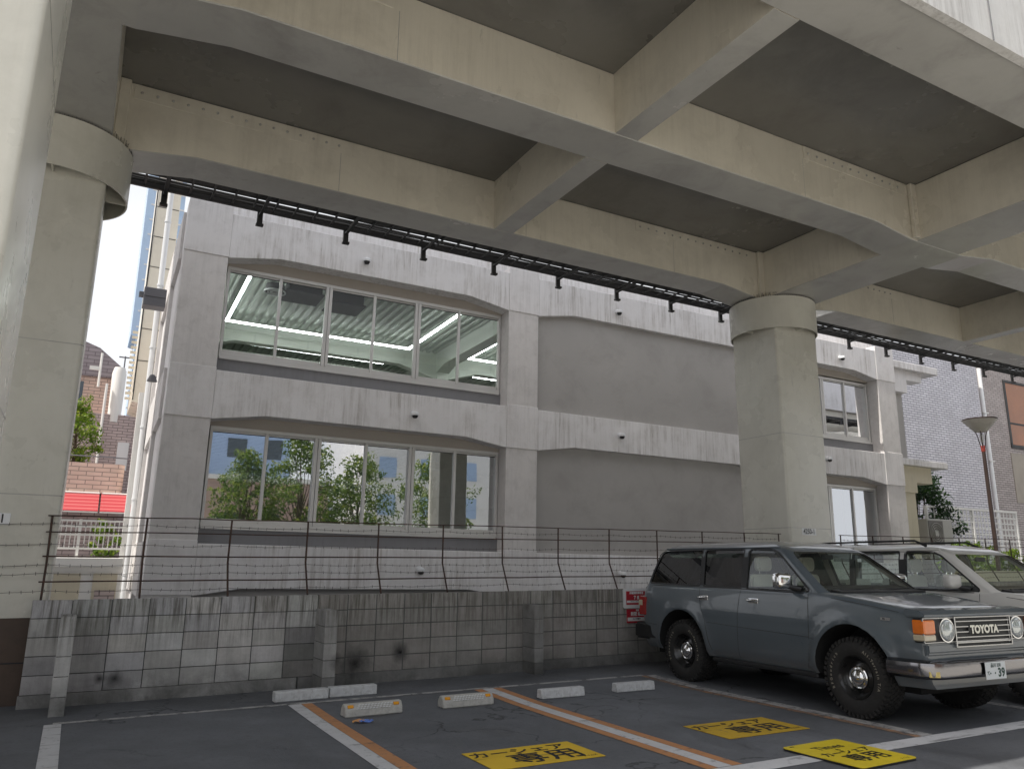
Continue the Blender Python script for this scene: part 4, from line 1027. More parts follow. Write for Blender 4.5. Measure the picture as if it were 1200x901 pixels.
def boolean(o, tool, op='DIFFERENCE'):
    md = o.modifiers.new('b', 'BOOLEAN'); md.operation = op; md.object = tool; md.solver = 'EXACT'; md.material_mode = 'TRANSFER'
    dg = bpy.context.evaluated_depsgraph_get(); dg.update()
    me = bpy.data.meshes.new_from_object(o.evaluated_get(dg)); o.modifiers.clear(); o.data = me
    bpy.data.objects.remove(tool)
def raw(m, name='tool', mat=None, smooth=False, recalc=True):
    me = bpy.data.meshes.new(name); me.from_pydata([tuple(v) for v in m.v], [], m.f)
    if mat: me.materials.append(mat)
    bm = bmesh.new(); bm.from_mesh(me); bmesh.ops.recalc_face_normals(bm, faces=bm.faces); bm.to_mesh(me); bm.free()
    if smooth: me.polygons.foreach_set('use_smooth', [True]*len(me.polygons))
    o = bpy.data.objects.new(name, me); COL.objects.link(o); return o
def lerp(a, b, t): return a+(b-a)*t
def interp(tab, x):
    if x <= tab[0][0]: return tab[0][1]
    for (a, va), (b, vb) in zip(tab, tab[1:]):
        if x <= b: return va+(vb-va)*(x-a)/(b-a)
    return tab[-1][1]

WB = 2.85; WR = .415; ARCH = .50; AZ = .47; HW = .955
def halfw(x, z):
    """body side distance from the centre line"""
    w = interp([(-1.02, .80), (-.99, .86), (-.9, .905), (-.7, .94), (-.3, .955), (2.2, .955), (3.2, .945), (3.5, .925), (3.64, .895), (3.70, .865)], x)
    w -= interp([(.40, .075), (.47, .03), (.56, .008), (.75, .0), (.98, .0), (1.08, .012), (1.18, .028), (1.27, .058), (1.33, .085)], z)
    for cx in (0, WB):
        r = math.hypot(x-cx, z-AZ)
        if z > .3: w += .034*math.exp(-((r-ARCH-.035)/.055)**2)
    if .62 < z < 1.0: w += .004*math.exp(-((z-.80)/.03)**2)
    return w
def beltz(x): return interp([(-1.02, 1.23), (-.9, 1.28), (2.2, 1.265), (2.6, 1.25), (3.2, 1.17), (3.55, 1.115), (3.66, 1.07), (3.70, 1.03)], x)
def topz(x): return interp([(-1.02, 1.25), (-.9, 1.30), (2.1, 1.30), (2.5, 1.295), (2.7, 1.28), (3.2, 1.21), (3.5, 1.165), (3.62, 1.14), (3.68, 1.095), (3.70, 1.06)], x)
def body_shell(mat):
    xs_ = sorted(set([round(v, 3) for v in linspace(-1.02, 3.70, 119)]+[-.99, -1.01, 3.66, 3.68, 3.695]))
    zs_ = [.40, .43, .47, .52, .58, .64, .70, .76, .80, .84, .90, .96, 1.02, 1.07, 1.12, 1.16, 1.20, 1.24]
    m = MB(); rings = []
    for x in xs_:
        zb = beltz(x); k = (zb-.40)/(1.24-.40); pr = []
        for z in zs_:
            zz = .40+(z-.40)*k; zq = .40+(z-.40)*min(1., 1.24-.4)/(1.24-.4)
            pr.append((halfw(x, zz if x < 2.4 else lerp(zz, .40+(z-.4), smooth01((x-2.4)/.6))), zz))
        w = pr[-1][0]; tz = topz(x)
        crown = [(w-.018, zb+.014), (w-.045, lerp(zb, tz, .35)+.012), (w-.10, lerp(zb, tz, .6)+.008), (w-.20, lerp(zb, tz, .78)+.004), (w*.55, lerp(zb, tz, .93)), (w*.25, tz-.002), (0, tz)]
        bulge = .012*smooth01((x-2.6)/.3)*smooth01((3.66-x)/.2)
        half = [(0, .40), (.5*w, .40)]+pr+[(y, z+(bulge if abs(y) < w-.15 else 0)) for y, z in crown]
        ring = half+[(-y, z) for y, z in half[-2:0:-1]]
        rings.append([(x, y, z) for y, z in ring])
    n = len(rings[0]); vs = [p for r in rings for p in r]; fs = []
    for i in range(len(rings)-1):
        for k in range(n): fs.append((i*n+k, i*n+(k+1) % n, (i+1)*n+(k+1) % n, (i+1)*n+k))
    fs += [tuple(range(n)), tuple(range((len(rings)-1)*n+n-1, (len(rings)-1)*n-1, -1))]
    m.add(vs, fs); o = raw(m, 'body', mat, True)
    for cx in (0, WB):
        t = MB(); t.lathe([(0, -1.2), (ARCH, -1.2), (ARCH, -.50), (0, -.50)], (cx, 0, AZ), 'y', 56); boolean(o, raw(t, 'tool', M['well']))
        t = MB(); t.lathe([(0, .50), (ARCH, .50), (ARCH, 1.2), (0, 1.2)], (cx, 0, AZ), 'y', 56); boolean(o, raw(t, 'tool', M['well']))
        t = MB(); t.box(cx-ARCH+.03, cx+ARCH-.03, -1.2, -.50, .2, AZ); boolean(o, raw(t, 'tool', M['well']))
        t = MB(); t.box(cx-ARCH+.03, cx+ARCH-.03, .50, 1.2, .2, AZ); boolean(o, raw(t, 'tool', M['well']))
    return o
def side_strip(pts, width, mat, name, parent, off=.0015, side=-1, depth=.0):
    """thin ribbon following the body side; pts (x, z)"""
    m = MB(); P = []
    Q = []
    for (a, b_) in zip(pts, pts[1:]):
        n = max(2, int(math.hypot(b_[0]-a[0], b_[1]-a[1])/.04))
        Q += [(lerp(a[0], b_[0], i/n), lerp(a[1], b_[1], i/n)) for i in range(n)]
    Q.append(pts[-1]); vs = []
    for i, (x, z) in enumerate(Q):
        a = Q[max(0, i-1)]; b_ = Q[min(len(Q)-1, i+1)]; d = Vector((b_[0]-a[0], b_[1]-a[1])).normalized(); nn = Vector((-d.y, d.x))
        for s in (-1, 1):
            xx, zz = x+nn.x*s*width/2, z+nn.y*s*width/2
            vs.append((xx, side*(halfw(xx, zz)+off), zz))
    m.add(vs, [(2*i, 2*i+1, 2*i+3, 2*i+2) for i in range(len(Q)-1)])
    return m.build(name, mat, parent, local=True, smooth=True, fix=False)

# cabin (greenhouse): plan rings by height
def cabin_ring(z, grow=0.):
    xf = interp([(1.20, 2.56), (1.30, 2.46), (1.74, 1.86), (1.80, 1.74), (1.85, 1.60), (1.89, 1.40)], z)+grow
    xr = interp([(1.20, -.95), (1.30, -.93), (1.55, -.86), (1.76, -.74), (1.82, -.68), (1.86, -.58), (1.89, -.42)], z)-grow
    w = interp([(1.20, .895), (1.30, .870), (1.72, .735), (1.78, .70), (1.83, .64), (1.87, .54), (1.89, .44)], z)+grow
    return xf, xr, w
def cabin_solid(grow, z0=1.20, z1=1.89, cap=True):
    m = MB(); zs_ = [z for z in (1.20, 1.26, 1.30, 1.40, 1.50, 1.60, 1.68, 1.74, 1.78, 1.81, 1.835, 1.86, 1.88, 1.89)]
    zs_ = [z0]+[z for z in zs_ if z0+.01 < z <= z1+1e-6]; rings = []
    for z in zs_:
        xf, xr, w = cabin_ring(z, grow); r = min(.13, w*.4); ring = []
        for cx, cy, a0 in ((xf-r*.8, w-r, 0), (xr+r, w-r, 90), (xr+r, -w+r, 180), (xf-r*.8, -w+r, 270)):
            for i in range(7):
                a = R(a0+15*i); rx = r*.8 if cx > 1 else r
                ring.append((cx+rx*math.cos(a), cy+r*math.sin(a)))
        # slight curve of the windscreen and flat sides
        rings.append([(x, y, z+grow*(1 if z > 1.8 else 0)*.8) for x, y in ring])
    n = len(rings[0]); vs = [p for r in rings for p in r]
    fs = [(i*n+k, i*n+(k+1) % n, (i+1)*n+(k+1) % n, (i+1)*n+k) for i in range(len(rings)-1) for k in range(n)]
    # crowned roof
    top = rings[-1]; cx = sum(p[0] for p in top)/n
    base = (len(rings)-1)*n; prev = base
    for s, dz in ((.75, .012), (.45, .020), (.15, .024)):
        o = len(vs); vs += [(cx+(p[0]-cx)*s, p[1]*s, top[0][2]+dz) for p in top]
        fs += [(prev+k, prev+(k+1) % n, o+(k+1) % n, o+k) for k in range(n)]; prev = o
    fs += [tuple(range(prev, prev+n)), tuple(range(n-1, -1, -1))]
    m.add(vs, fs); return m
def rpoly(pts, r=.035, n=4):
    out = []
    for i, p in enumerate(pts):
        a = Vector(pts[i-1]); b_ = Vector(p); c = Vector(pts[(i+1) % len(pts)])
        d1 = (a-b_).normalized(); d2 = (c-b_).normalized(); rr = min(r, (a-b_).length*.4, (c-b_).length*.4)
        for k in range(n+1):
            t = k/n; out.append(tuple((b_+d1*rr)*(1-t)**2+b_*2*t*(1-t)+(b_+d2*rr)*t*t))
    return out
WINS = {'rear_quarter_window': [(-.80, 1.325), (-.68, 1.735), (-.60, 1.775), (.24, 1.785), (.335, 1.315)],
        'rear_door_window': [(.405, 1.31), (.305, 1.785), (1.06, 1.785), (1.145, 1.305)],
        'front_door_window': [(1.235, 1.30), (1.165, 1.785), (1.56, 1.775), (1.70, 1.725), (2.26, 1.295)]}
def ring_extr(poly, z_of=None): pass
def cabin(mat, root, glassmats):
    o = raw(cabin_solid(0), 'cabin', mat, True)
    t = cabin_solid(-.045, 1.13)
    boolean(o, raw(t, 'tool', M['lining']))
    tools = {}
    for nm, poly in WINS.items():
        pp = rpoly(poly)
        for s in (-1, 1):
            t = MB(); t.prism(pp, 'y', s*.3, s*1.2); boolean(o, raw(t, 'tool', M['trim']))
    # windscreen and rear window openings
    def wsc(y, grow=0): return None
    ws = rpoly([(-.80, 1.285), (-.655, 1.755), (.655, 1.755), (.80, 1.285)], .06)
    t = MB(); t.prism(ws, 'x', 1.5, 3.2); boolean(o, raw(t, 'tool', M['trim']))
    rw = rpoly([(-.72, 1.36), (-.60, 1.72), (.60, 1.72), (.72, 1.36)], .06)
    t = MB(); t.prism(rw, 'x', -1.5, -.5); boolean(o, raw(t, 'tool', M['trim']))
    o.name = 'cabin_shell'; o.data.name = 'cabin_shell'; o.parent = root; shade(o)
    def pane(name, gm, tool_mb, inset=-.012):
        sh = raw(cabin_solid(inset), name, gm, True); inner = raw(cabin_solid(inset-.005, 1.13), 'tool', gm); boolean(sh, inner)
        boolean(sh, raw(tool_mb, 'tool', gm), 'INTERSECT'); sh.parent = root; sh.name = name; sh.data.materials.clear(); sh.data.materials.append(gm)
        sh.data.polygons.foreach_set('material_index', [0]*len(sh.data.polygons)); sh.data.polygons.foreach_set('use_smooth', [False]*len(sh.data.polygons)); return sh
    gm = {'rear_quarter_window': glassmats[1], 'rear_door_window': glassmats[1], 'front_door_window': glassmats[0]}
    for nm, poly in WINS.items():
        pp = rpoly([tuple(Vector(p)) for p in poly])
        for s in (-1, 1):
            t = MB(); t.prism(pp, 'y', s*.3, s*1.2); pane(nm, gm[nm], t)
    t = MB(); t.prism(ws, 'x', 1.5, 3.2); pane('windscreen', glassmats[2], t)
    t = MB(); t.prism(rw, 'x', -1.5, -.5); pane('rear_window', glassmats[1], t)
    # window seals: dark line round each side opening
    def yside(x, z, g=.002):
        return cabin_ring(z)[2]+g
    for nm, poly in WINS.items():
        pp = rpoly(poly); c = Vector((sum(p[0] for p in pp)/len(pp), sum(p[1] for p in pp)/len(pp)))
        for s in (-1, 1):
            vs = []; m = MB()
            Q = []
            for i, p in enumerate(pp):
                q = pp[(i+1) % len(pp)]; n_ = max(1, int(math.hypot(q[0]-p[0], q[1]-p[1])/.05))
                Q += [(lerp(p[0], q[0], k/n_), lerp(p[1], q[1], k/n_)) for k in range(n_)]
            for i, p in enumerate(Q):
                a = Vector(Q[i-1]); b_ = Vector(Q[(i+1) % len(Q)]); d = (b_-a).normalized(); nn = Vector((d.y, -d.x))
                if (Vector(p)-c).dot(nn) < 0: nn = -nn
                q = Vector(p)+nn*.022
                vs += [(p[0], s*yside(*p), p[1]), (q.x, s*yside(q.x, q.y), q.y)]
            k = len(Q); m.add(vs, [(2*i, 2*i+1, (2*i+3) % (2*k), (2*i+2) % (2*k)) for i in range(k)])
            m.build('window_seal', M['trim'], root, local=True, fix=False)
    return o
def shade(o, ang=32):
    o.data.polygons.foreach_set('use_smooth', [True]*len(o.data.polygons)); o.data.set_sharp_from_angle(angle=R(ang))

def make_wheel(root, x, side, mud=True, cap=True):
    """side -1: right wheel (outer face towards -y)"""
    s = side; yc = s*.80; hw = .135
    T = thing_part('wheel', root)
    rn2 = random.Random(int(x*10)+side)
    m = MB(); prof = [(.215, -hw+.03), (.235, -hw+.012), (.29, -hw-.004), (.345, -hw), (.375, -hw+.012), (.398, -hw+.035), (.404, -hw+.07), (.406, 0), (.404, hw-.07), (.398, hw-.035), (.375, hw-.012), (.345, hw), (.29, hw+.004), (.235, hw-.012), (.215, hw-.03)]
    m.lathe(prof, (x, yc, WR), 'y', 72)
    tread = MB(); n = 44
    for k in range(n):
        a = 2*math.pi*k/n
        for j, (yy, ww, ofs) in enumerate(((-.108, .022, 0), (-.062, .019, .5), (-.018, .020, .15), (.026, .019, .65), (.070, .020, .3), (.110, .022, .8))):
            aa = a+ofs*2*math.pi/n; r = .409 if abs(yy) < .1 else .402
            ta = Vector((-math.sin(aa), 0, math.cos(aa))); ra = Vector((math.cos(aa), 0, math.sin(aa))); tw = rn2.uniform(-.18, .18)
            ax = (ta+Vector((0, tw, 0))).normalized(); ay = ax.cross(ra)
            tread.obox(Vector((x, yc+yy, WR))+ra*r, ax, ay, ra, .0185, ww, .010)
        # shoulder lugs
        if k % 1 == 0:
            for sgn in (-1, 1):
                ra = Vector((math.cos(a), 0, math.sin(a))); ta = Vector((-math.sin(a), 0, math.cos(a)))
                tread.obox(Vector((x, yc+sgn*(hw-.012), WR))+ra*.385, ta, Vector((0, 1, 0)), ra, .012 if k % 2 else .018, .013, .022 if k % 2 else .014)
    ty = m.build('tyre', M['rubber'], T, local=True, smooth=True); tread.build('tread', M['rubber'], ty, local=True, bevel=0)
    # steel wheel
    f = s*hw
    m = MB(); y0 = yc+f
    m.lathe([(.222, y0-yc-s*.012), (.214, y0-yc-s*.03), (.200, y0-yc-s*.05), (.190, y0-yc-s*.085), (.165, y0-yc-s*.105), (.12, y0-yc-s*.085), (.09, y0-yc-s*.075), (0, y0-yc-s*.075)], (x, yc, WR), 'y', 56)
    m.lathe([(.222, y0-yc-s*.012), (.216, -f+s*.01), (.16, -f+s*.02)], (x, yc, WR), 'y', 56)
    m.build('rim', M['blackrim'], T, local=True, smooth=True)
    if cap:
        m = MB(); q = f-s*.066
        m.lathe([(.118, q-s*.004), (.118, q+s*.008), (.108, q+s*.016), (.098, q+s*.010), (.086, q+s*.012), (.080, q+s*.026), (.070, q+s*.036), (.045, q+s*.050), (.018, q+s*.058), (0, q+s*.059)], (x, yc, WR), 'y', 44)
        m.build('hub_cap', M['silver'], T, local=True, smooth=True)
    # raised letters on the outer wall
    if s == -1:
        txt = 'BFGoodrich'; txt2 = 'All-Terrain T/A'
        for word, a0, step in ((txt, 205, 8.0), (txt2, 62, 5.6)):
            for k, ch in enumerate(word):
                if ch == ' ': continue
                a = R(a0-step*k); ra = Vector((math.cos(a), 0, math.sin(a))); up = ra; rd = Vector((math.sin(a), 0, -math.cos(a)))
                o_ = Vector((x, yc-hw-.0055, WR))+ra*.308
                put_text('lettering', ch, .044, frame(o_, rd, up), M['tyre_letter'], ty, .0008)
    return T
def thing_part(name, root):
    e = bpy.data.objects.new(name, None); COL.objects.link(e); e.parent = root; e.empty_display_size = .1; e['_org'] = (0,0,0); return e

def make_suv(label, loc, head, paint, blue):
    root = thing('parked_car', label, 'car', loc, head)
    b = body_shell(paint); b.name = 'body'; b.data.name = 'body'; b.parent = root; shade(b, 40)
    cabin(paint, root, (M['carglass'], M['privacy'] if blue else M['carglass'], M['windscreen']))
    P = lambda name, mat, m, par=root, **k: m.build(name, mat, par, local=True, **k)
    # underbody
    m = MB(); m.box(-.95, 3.4, -.62, .62, .30, .44); m.box(-.2, .2, -.7, .7, .33, .47); m.tube([(0, -.7, .40), (0, .7, .40)], .05, 8); m.tube([(WB, -.7, .40), (WB, .7, .40)], .05, 8); m.lathe([(0, -.14), (.13, -.1), (.13, .1), (0, .14)], (0, .1, .40), 'y', 14); P('underbody', M['well'], m)
    m = MB(); m.box(.55, 2.32, -.90, -.80, .34, .395); P('side_step', M['trim'], m, bevel=.012); m = MB(); m.box(.55, 2.32, .80, .90, .34, .395); P('side_step', M['trim'], m, bevel=.012)
    for x in (0, WB):
        for s in (-1, 1): make_wheel(root, x, s)
    # shut lines, swage line, mouldings
    for s in (-1, 1):
        ss = lambda pts, w_, mat=M['gasket'], nm='shut_line', off=.0015: side_strip(pts, w_, mat, nm, root, off, s)
        ss([(1.16, 1.27), (1.13, .95), (1.10, .43)], .007); ss([(2.27, 1.26), (2.29, 1.0), (2.27, .56), (2.20, .43)], .007)
        ss([(.36, 1.27), (.41, 1.05), (.50, .85), (.56, .62), (.62, .43)], .007); ss([(2.29, .78), (2.36, .77)], .005)
        ss([(.53, .835), (1.13, .815), (2.28, .785)], .005, M['gasket'], 'swage_line')
        ss([(-.95, .735), (-.55, .725)], .006)
        ss([(-.93, 1.285), (.3, 1.288), (1.2, 1.284), (2.2, 1.27)], .010, M['trim'], 'belt_moulding')
        ss([(2.60, 1.232), (3.1, 1.175), (3.45, 1.125)], .006)
        # handles
        for x in (.43, 1.36):
            h = MB(); z = 1.15; y = halfw(x, z)
            h.obox((x+.045, s*(y-.001), z-.005), (1,0,0), (0,1,0), (0,0,1), .085, .006, .032); hh = P('door_handle', M['silver'], h, bevel=.005)
            h = MB(); h.tube([(x-.06, s*(y+.006), z), (x-.03, s*(y+.034), z+.004), (x+.08, s*(y+.036), z+.004), (x+.14, s*(y+.006), z)], [.011, .015, .015, .010], 10); P('grip', M['silver'], h, hh, smooth=True)
        # mirrors
        mc = (2.02, s*1.03, 1.405)
        h = MB(); pr_ = rrect(-.115, .115, -.088, .088, .045, 5); k_ = len(pr_); vs = []
        for dx, sc_ in ((-.055, 1.0), (-.02, 1.03), (.02, 1.0), (.045, .90), (.062, .70), (.068, .35)): vs += [(mc[0]+dx, mc[1]+p_[0]*sc_, mc[2]+p_[1]*sc_) for p_ in pr_]
        h.add(vs, [(i*k_+j, i*k_+(j+1) % k_, (i+1)*k_+(j+1) % k_, (i+1)*k_+j) for i in range(5) for j in range(k_)]+[tuple(range(k_)), tuple(range(5*k_, 6*k_))])
        mo = P('mirror', M['silver'] if blue else paint, h, smooth=True)
        h = MB(); h.prism([(mc[1]+a_*.9, mc[2]+b2*.9) for a_, b2 in pr_], 'x', mc[0]-.0585, mc[0]-.0555); P('mirror_glass', M['glassdark'], h, mo)
        h = MB(); h.tube([(2.12, s*.86, 1.31), (2.06, s*.96, 1.335), (2.03, s*1.01, 1.36)], [.035, .028, .03], 8); P('mirror_arm', M['trim'], h, mo, smooth=True)
        # roof gutter rail
        h = MB()
        pts = []
        for k in range(18):
            x = lerp(-.62, 1.66, k/17); pts.append((x, s*.672, 1.812+.0*k))
        h.tube(pts, .010, 6); P('roof_gutter', paint, h, smooth=True)
        # tail lamp on the rear corner
        h = MB(); h.prism([(-1.045, .84), (-.86, .84), (-.86, 1.10), (-1.03, 1.12)], 'y', s*.80, s*(.915)); P('tail_lamp', M['red_lens'], h, bevel=.01)
        h = MB(); h.prism([(-1.05, .98), (-.95, .98), (-.95, 1.06), (-1.045, 1.06)], 'y', s*.80, s*(.920)); P('reverse_lamp', M['clear_lens'], h, bevel=.006)
        for (xa, za), (xb_, zb_), (xc_, zc_), (xd_, zd_) in (((.33, 1.31), (.41, 1.31), (.312, 1.79), (.235, 1.79)), ((1.142, 1.30), (1.24, 1.30), (1.172, 1.79), (1.055, 1.79))):
            h = MB(); g_ = .0035; vs = []
            for k in range(5):
                t_ = k/4; z_ = lerp(za, zc_, t_); w_ = cabin_ring(z_)[2]+g_
                vs += [(lerp(xa, xd_, t_), s*w_, z_), (lerp(xb_, xc_, t_), s*w_, z_)]
            h.add(vs, [(2*i, 2*i+1, 2*i+3, 2*i+2) for i in range(4)]); P('pillar_trim', M['trim'], h)
    # rear bumper
    m = MB(); m.prism([(-1.16, .56), (-1.14, .50), (-.60, .50), (-.56, .56), (-.60, .72), (-1.02, .745), (-1.15, .72)], 'y', -.93, .93); P('rear_bumper', M['trim'], m, bevel=.03, seg=3)
    # seats
    for s in (-1, 1):
        st = MB(); st.prism(rrect(s*.40-.24, s*.40+.24, 1.0, 1.47, .07), 'x', .98, 1.10); so_ = P('seat', M['seat'], st, bevel=.03, seg=2)
        st = MB(); st.prism(rrect(s*.40-.135, s*.40+.135, 1.51, 1.70, .06), 'x', 1.02, 1.12); P('headrest', M['seat'], st, so_, bevel=.03, seg=2)
        st = MB(); st.tube([(1.06, s*.40-.06, 1.42), (1.06, s*.40-.06, 1.55)], .007, 6); st.tube([(1.06, s*.40+.06, 1.42), (1.06, s*.40+.06, 1.55)], .007, 6); P('headrest_post', M['silver'], st, so_)
        st = MB(); st.prism(rrect(s*.42-.22, s*.42+.22, 1.0, 1.40, .07), 'x', .05, .2); P('seat', M['seat'], st, bevel=.03)
    m = MB(); m.box(-.80, 2.3, -.80, .80, 1.307, 1.312); P('cabin_floor', M['dash'], m)
    m = MB(); m.prism([(1.9, 1.2), (2.45, 1.2), (2.42, 1.33), (2.2, 1.355), (1.95, 1.33)], 'y', -.78, .78); P('dashboard', M['dash'], m, bevel=.02)
    m = MB(); m.lathe([(.175, -.012), (.19, 0), (.175, .012), (.16, 0)], (0,0,0), 'x', 28, closed=True); m.box(-.005, .005, -.165, .165, -.015, .015)
    m.v = [(1.78+p[0]*.9-p[2]*.35, -.40+p[1], 1.33+p[2]*.9) for p in m.v]; P('steering_wheel', M['dash'], m, smooth=True)
    m = MB(); m.box(1.78, 1.80, -.11, .11, 1.665, 1.725); P('rear_view_mirror', M['dash'], m, bevel=.008)
    m = MB(); m.box(2.10, 2.11, -.60, -.52, 1.50, 1.54) if False else m.box(1.80, 1.805, .55, .62, 1.64, 1.68); P('inspection_sticker', M['plainwhite'], m)
    for (ya, yb_) in ((-.62, -.02), (.05, .62)):
        m = MB(); m.tube([(2.50, ya, 1.312), (2.49, lerp(ya, yb_, .5), 1.322), (2.475, yb_, 1.335)], [.012, .009, .006], 6); P('wiper', M['trim'], m)
    m = MB(); m.prism([(2.44, 1.29), (2.60, 1.285), (2.60, 1.30), (2.46, 1.318)], 'y', -.74, .74); P('cowl', M['trim'], m, bevel=.004)
    # bonnet shut line + raised bonnet panel
    for s in (-1, 1):
        m = MB(); pts = [(2.56, .80), (3.0, .805), (3.4, .79), (3.62, .77)]; vs = []
        for x, y in pts:
            z = lerp(beltz(x), topz(x), .62)+.012
            vs += [(x, s*y, z+.004), (x, s*(y+.006), z+.003)]
    # ------- front end
    FX_ = 3.70
    m = MB(); m.prism([(3.52, .70), (3.685, .70), (3.72, .74), (3.72, .83), (3.60, .85), (3.52, .85)], 'y', -.88, .88); P('front_valance', paint, m, bevel=.015, seg=2)
    m = MB(); m.box(3.60, 3.716, -.925, .925, .842, 1.078); P('lamp_panel', M['trim'], m, bevel=.012)
    m = MB(); m.prism([(3.50, 1.082), (3.725, 1.082), (3.728, 1.105), (3.66, 1.150), (3.50, 1.165)], 'y', -.90, .90); P('bonnet_lip', paint, m, bevel=.014, seg=2)
    m = MB()
    for z in (.846, 1.078): m.box(3.712, 3.728, -.93, .93, z-.006, z+.006)
    for y in (-.93, -.455, .455, .93): m.box(3.712, 3.728, y-.006, y+.006, .846, 1.078)
    P('chrome_surround', M['dimchrome'], m, bevel=.002)
    gr = MB(); gr.box(3.715, 3.722, -.44, .44, .80, 1.07); go = P('grille', M['gasket'], gr)
    m = MB()
    for k in range(5): z = .835+k*.052; m.prism([(3.724, z-.004), (3.742, z-.007), (3.742, z+.004), (3.724, z+.008)], 'y', -.45, .45)
    P('grille_bars', M['dimchrome'], m, go)
    m = MB()
    for z in (.795, 1.082): m.box(3.722, 3.748, -.468, .468, z-.008, z+.008)
    for y in (-.46, .46): m.box(3.722, 3.748, y-.008, y+.008, .795, 1.082)
    P('grille_frame', M['dimchrome'], m, go, bevel=.003)
    if blue:
        put_text('maker_lettering', 'TOYOTA', .106, frame((3.752, .0, .955), (0,1,0), (0,0,1)), M['cream_ink'], go, .006, 1.0, 1.05)
        m = MB(); m.prism(rrect(-.25, .25, .915, .995, .03), 'x', 3.735, 3.744); P('lettering_backing', M['gasket'], m, go)
    for s in (-1, 1):
        l = MB(); l.lathe([(.0, .050), (.06, .044), (.096, .030), (.105, .012), (.105, -.01), (0, -.01)], (3.722, s*.585, .958), 'x', 40); lo = P('headlight', M['lampglass'], l, smooth=True)
        l = MB(); l.lathe([(.106, .0), (.106, .022), (.118, .022), (.120, .0)], (3.716, s*.585, .958), 'x', 40, closed=True); P('headlight_ring', M['silver'], l, lo, smooth=True)
        l = MB()
        for k in range(7): y = s*.585-.075+k*.025; hgt = math.sqrt(max(.0001, .088**2-(y-s*.585)**2)); l.box(3.757, 3.768-abs(y-s*.585)*.12, y-.0018, y+.0018, .958-hgt, .958+hgt)
        P('lens_ribs', M['alu'], l, lo)
        l = MB(); l.box(3.60, 3.742, min(s*.765, s*.938), max(s*.765, s*.938), .925, 1.062); P('turn_signal', M['orange_lens'], l, bevel=.012)
        l = MB(); l.box(3.60, 3.740, min(s*.765, s*.938), max(s*.765, s*.938), .860, .921); P('side_marker', M['clear_lens'], l, bevel=.010)
    # chrome bumper with wrapped ends
    def bprof(o_): return [(o_-.03, .50), (o_+.0, .505), (o_+.035, .535), (o_+.04, .60), (o_+.035, .655), (o_-.005, .680), (o_-.05, .682), (o_-.05, .50)]
    st = [(-.985, 3.33), (-.98, 3.50), (-.955, 3.66), (-.90, 3.755), (-.80, 3.795), (-.4, 3.812), (0, 3.815), (.4, 3.812), (.80, 3.795), (.90, 3.755), (.955, 3.66), (.98, 3.50), (.985, 3.33)]
    m = MB(); vs = []; k_ = 8
    for i, (y, x) in enumerate(st):
        a = Vector(st[max(0, i-1)]); b_ = Vector(st[min(len(st)-1, i+1)]); d = (b_-a).normalized(); nn = Vector((-d.y, d.x)) if False else Vector((-d.y, d.x))
        # outward normal in (y, x): rotate so that it points away from the car centre
        c = Vector((y, x))-Vector((0, 2.9)); nn = nn if nn.dot(c) > 0 else -nn
        for (o_, z) in bprof(0): vs.append((x+nn.y*o_, y+nn.x*o_, z))
    m.add(vs, [(i*k_+j, i*k_+(j+1) % k_, (i+1)*k_+(j+1) % k_, (i+1)*k_+j) for i in range(len(st)-1) for j in range(k_)]+[tuple(range(k_)), tuple(range((len(st)-1)*k_, len(st)*k_))])
    bo = P('front_bumper', M['bumper_steel'] if blue else paint, m, smooth=True)
    m = MB(); m.box(3.30, 3.60, -.62, .62, .41, .50); P('lower_apron', M['well'], m)
    for s in (-1, 1):
        m = MB(); m.obox((3.775, s*.905, .555), (.75, s*.66, 0), (-s*.66, .75, 0), (0,0,1), .012, .05, .028); P('fog_lamp', M['fog'], m, bo, bevel=.004)
    # number plate
    m = MB(); m.box(3.868, 3.876, -.165+.0, .165+.0, .485, .65)
    pl = P('number_plate', M['plate'], m, bevel=.004)
    if blue:
        put_text('lettering', '品川 330', .044, frame((3.8775, .0, .618), (0,1,0), (0,0,1)), M['plateink'], pl, .001)
        put_text('lettering', 'て', .045, frame((3.8775, -.125, .545), (0,1,0), (0,0,1)), M['plateink'], pl, .001)
        put_text('lettering', '・ ・', .06, frame((3.8775, -.055, .54), (0,1,0), (0,0,1)), M['plateink'], pl, .003)
        put_text('lettering', '39', .115, frame((3.8775, .085, .545), (0,1,0), (0,0,1)), M['plateink'], pl, .004)
        pl.location.y = -.09
        m = MB(); x = 3.30; m.box(x-.06, x+.06, -(halfw(x, 1.06)+.006), -(halfw(x, 1.06)+.0005), 1.035, 1.065); bd = P('fender_badge', M['silver'], m)
        put_text('lettering', 'VX', .024, frame((x-.02, -(halfw(x, 1.06)+.0068), 1.05), (1,0,0), (0,0,1)), M['gasket'], bd, .001)
    return root
car1 = make_suv('grey-blue off-road SUV with chrome bumper and white-lettered tyres', (8.53, 8.72, .002), math.atan2(-math.cos(-.0353), math.sin(-.0353)), M['paint_blue'], True)
car2 = make_suv('white SUV with roof rails parked behind the grey-blue one', (10.98, 8.22, .002), math.atan2(-1, -.01), M['paint_white'], False)
for s in (-1, 1):
    m = MB(); m.tube([(-.45, s*.60, 1.88), (-.40, s*.60, 1.935), (1.25, s*.60, 1.945), (1.42, s*.60, 1.87)], [.018, .014, .014, .02], 8); m.build('roof_rail', M['trim'], car2, local=True, smooth=True)
for o in list(bpy.data.objects):
    if '_org' in o.keys(): del o['_org']
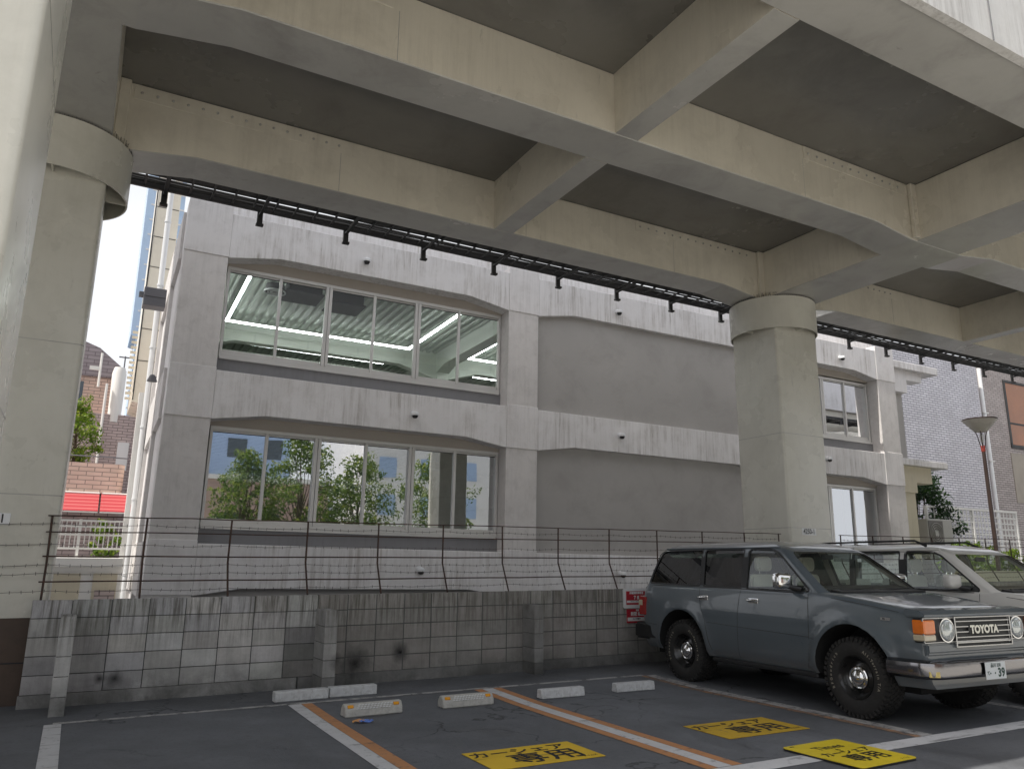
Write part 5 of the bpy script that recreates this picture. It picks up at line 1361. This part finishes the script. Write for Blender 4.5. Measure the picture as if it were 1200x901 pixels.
# ------------------------------------------------------------------ light, sky, camera
SUN_EL, SUN_AZ = R(58), R(-93.5)     # azimuth measured from +Y towards +X: the sun stands to the left, slightly behind the building
w = bpy.data.worlds.new('World'); bpy.context.scene.world = w; w.use_nodes = True
nt = w.node_tree; bgn = nt.nodes['Background']
sky = nt.nodes.new('ShaderNodeTexSky'); sky.sky_type = 'NISHITA'; sky.sun_disc = False
sky.sun_elevation = SUN_EL; sky.sun_rotation = SUN_AZ; sky.air_density = 1.0; sky.dust_density = 6.0; sky.ozone_density = 1.0
tc = nt.nodes.new('ShaderNodeTexCoord'); mp = nt.nodes.new('ShaderNodeMapping'); nt.links.new(tc.outputs['Generated'], mp.inputs[0]); mp.inputs['Scale'].default_value = (1, 1, 3)
cl = ramp(nt, noise(nt, mp.outputs[0], 1.6, 7, .6, .3), [(.25, .8), (.55, 1.0)])
sz_ = nt.nodes.new('ShaderNodeSeparateXYZ'); nt.links.new(tc.outputs['Generated'], sz_.inputs[0])
cl = mul(nt, cl, ramp(nt, sz_.outputs['Z'], [(.38, 1.), (.75, .6)]))
nt.links.new(mixrgb(nt, cl, sky.outputs[0], (6.7, 6.85, 7.1)), bgn.inputs[0]); bgn.inputs[1].default_value = .15
sd = bpy.data.lights.new('sun', 'SUN'); sd.energy = 5.0; sd.angle = R(.53); sd.color = (1., .95, .87)
so = bpy.data.objects.new('sun', sd); COL.objects.link(so); so.location = (-20, 10, 30)
dirv = Vector((math.sin(SUN_AZ)*math.cos(SUN_EL), math.cos(SUN_AZ)*math.cos(SUN_EL), math.sin(SUN_EL)))
so.rotation_euler = dirv.to_track_quat('Z', 'Y').to_euler()
cam = bpy.data.cameras.new('camera'); co = bpy.data.objects.new('camera', cam); COL.objects.link(co)
cam.sensor_width = 36; cam.lens = 36*902.9557/1200; cam.clip_end = 2000; cam.clip_start = .05
pi_, ro, ya = .2285, .0096, .5033
F = Vector((math.sin(ya)*math.cos(pi_), math.cos(ya)*math.cos(pi_), math.sin(pi_))); Rv = Vector((math.cos(ya), -math.sin(ya), 0)); U = Rv.cross(F)
R2 = Rv*math.cos(ro)+U*math.sin(ro); U2 = -Rv*math.sin(ro)+U*math.cos(ro)
mw = Matrix.Identity(4)
for i in range(3): mw[i][0], mw[i][1], mw[i][2] = R2[i], U2[i], -F[i]
mw.translation = Vector((0, 0, 1.5746)); co.matrix_world = mw
sc = bpy.context.scene; sc.camera = co
sc.view_settings.view_transform = 'Standard'; sc.view_settings.look = 'None'; sc.view_settings.exposure = 0
sc.cycles.max_bounces = 10; sc.cycles.diffuse_bounces = 6; sc.cycles.glossy_bounces = 5; sc.cycles.transparent_max_bounces = 16
sc.cycles.use_denoising = True; sc.cycles.sample_clamp_indirect = 8
sc.cycles.caustics_reflective = False; sc.cycles.caustics_refractive = False
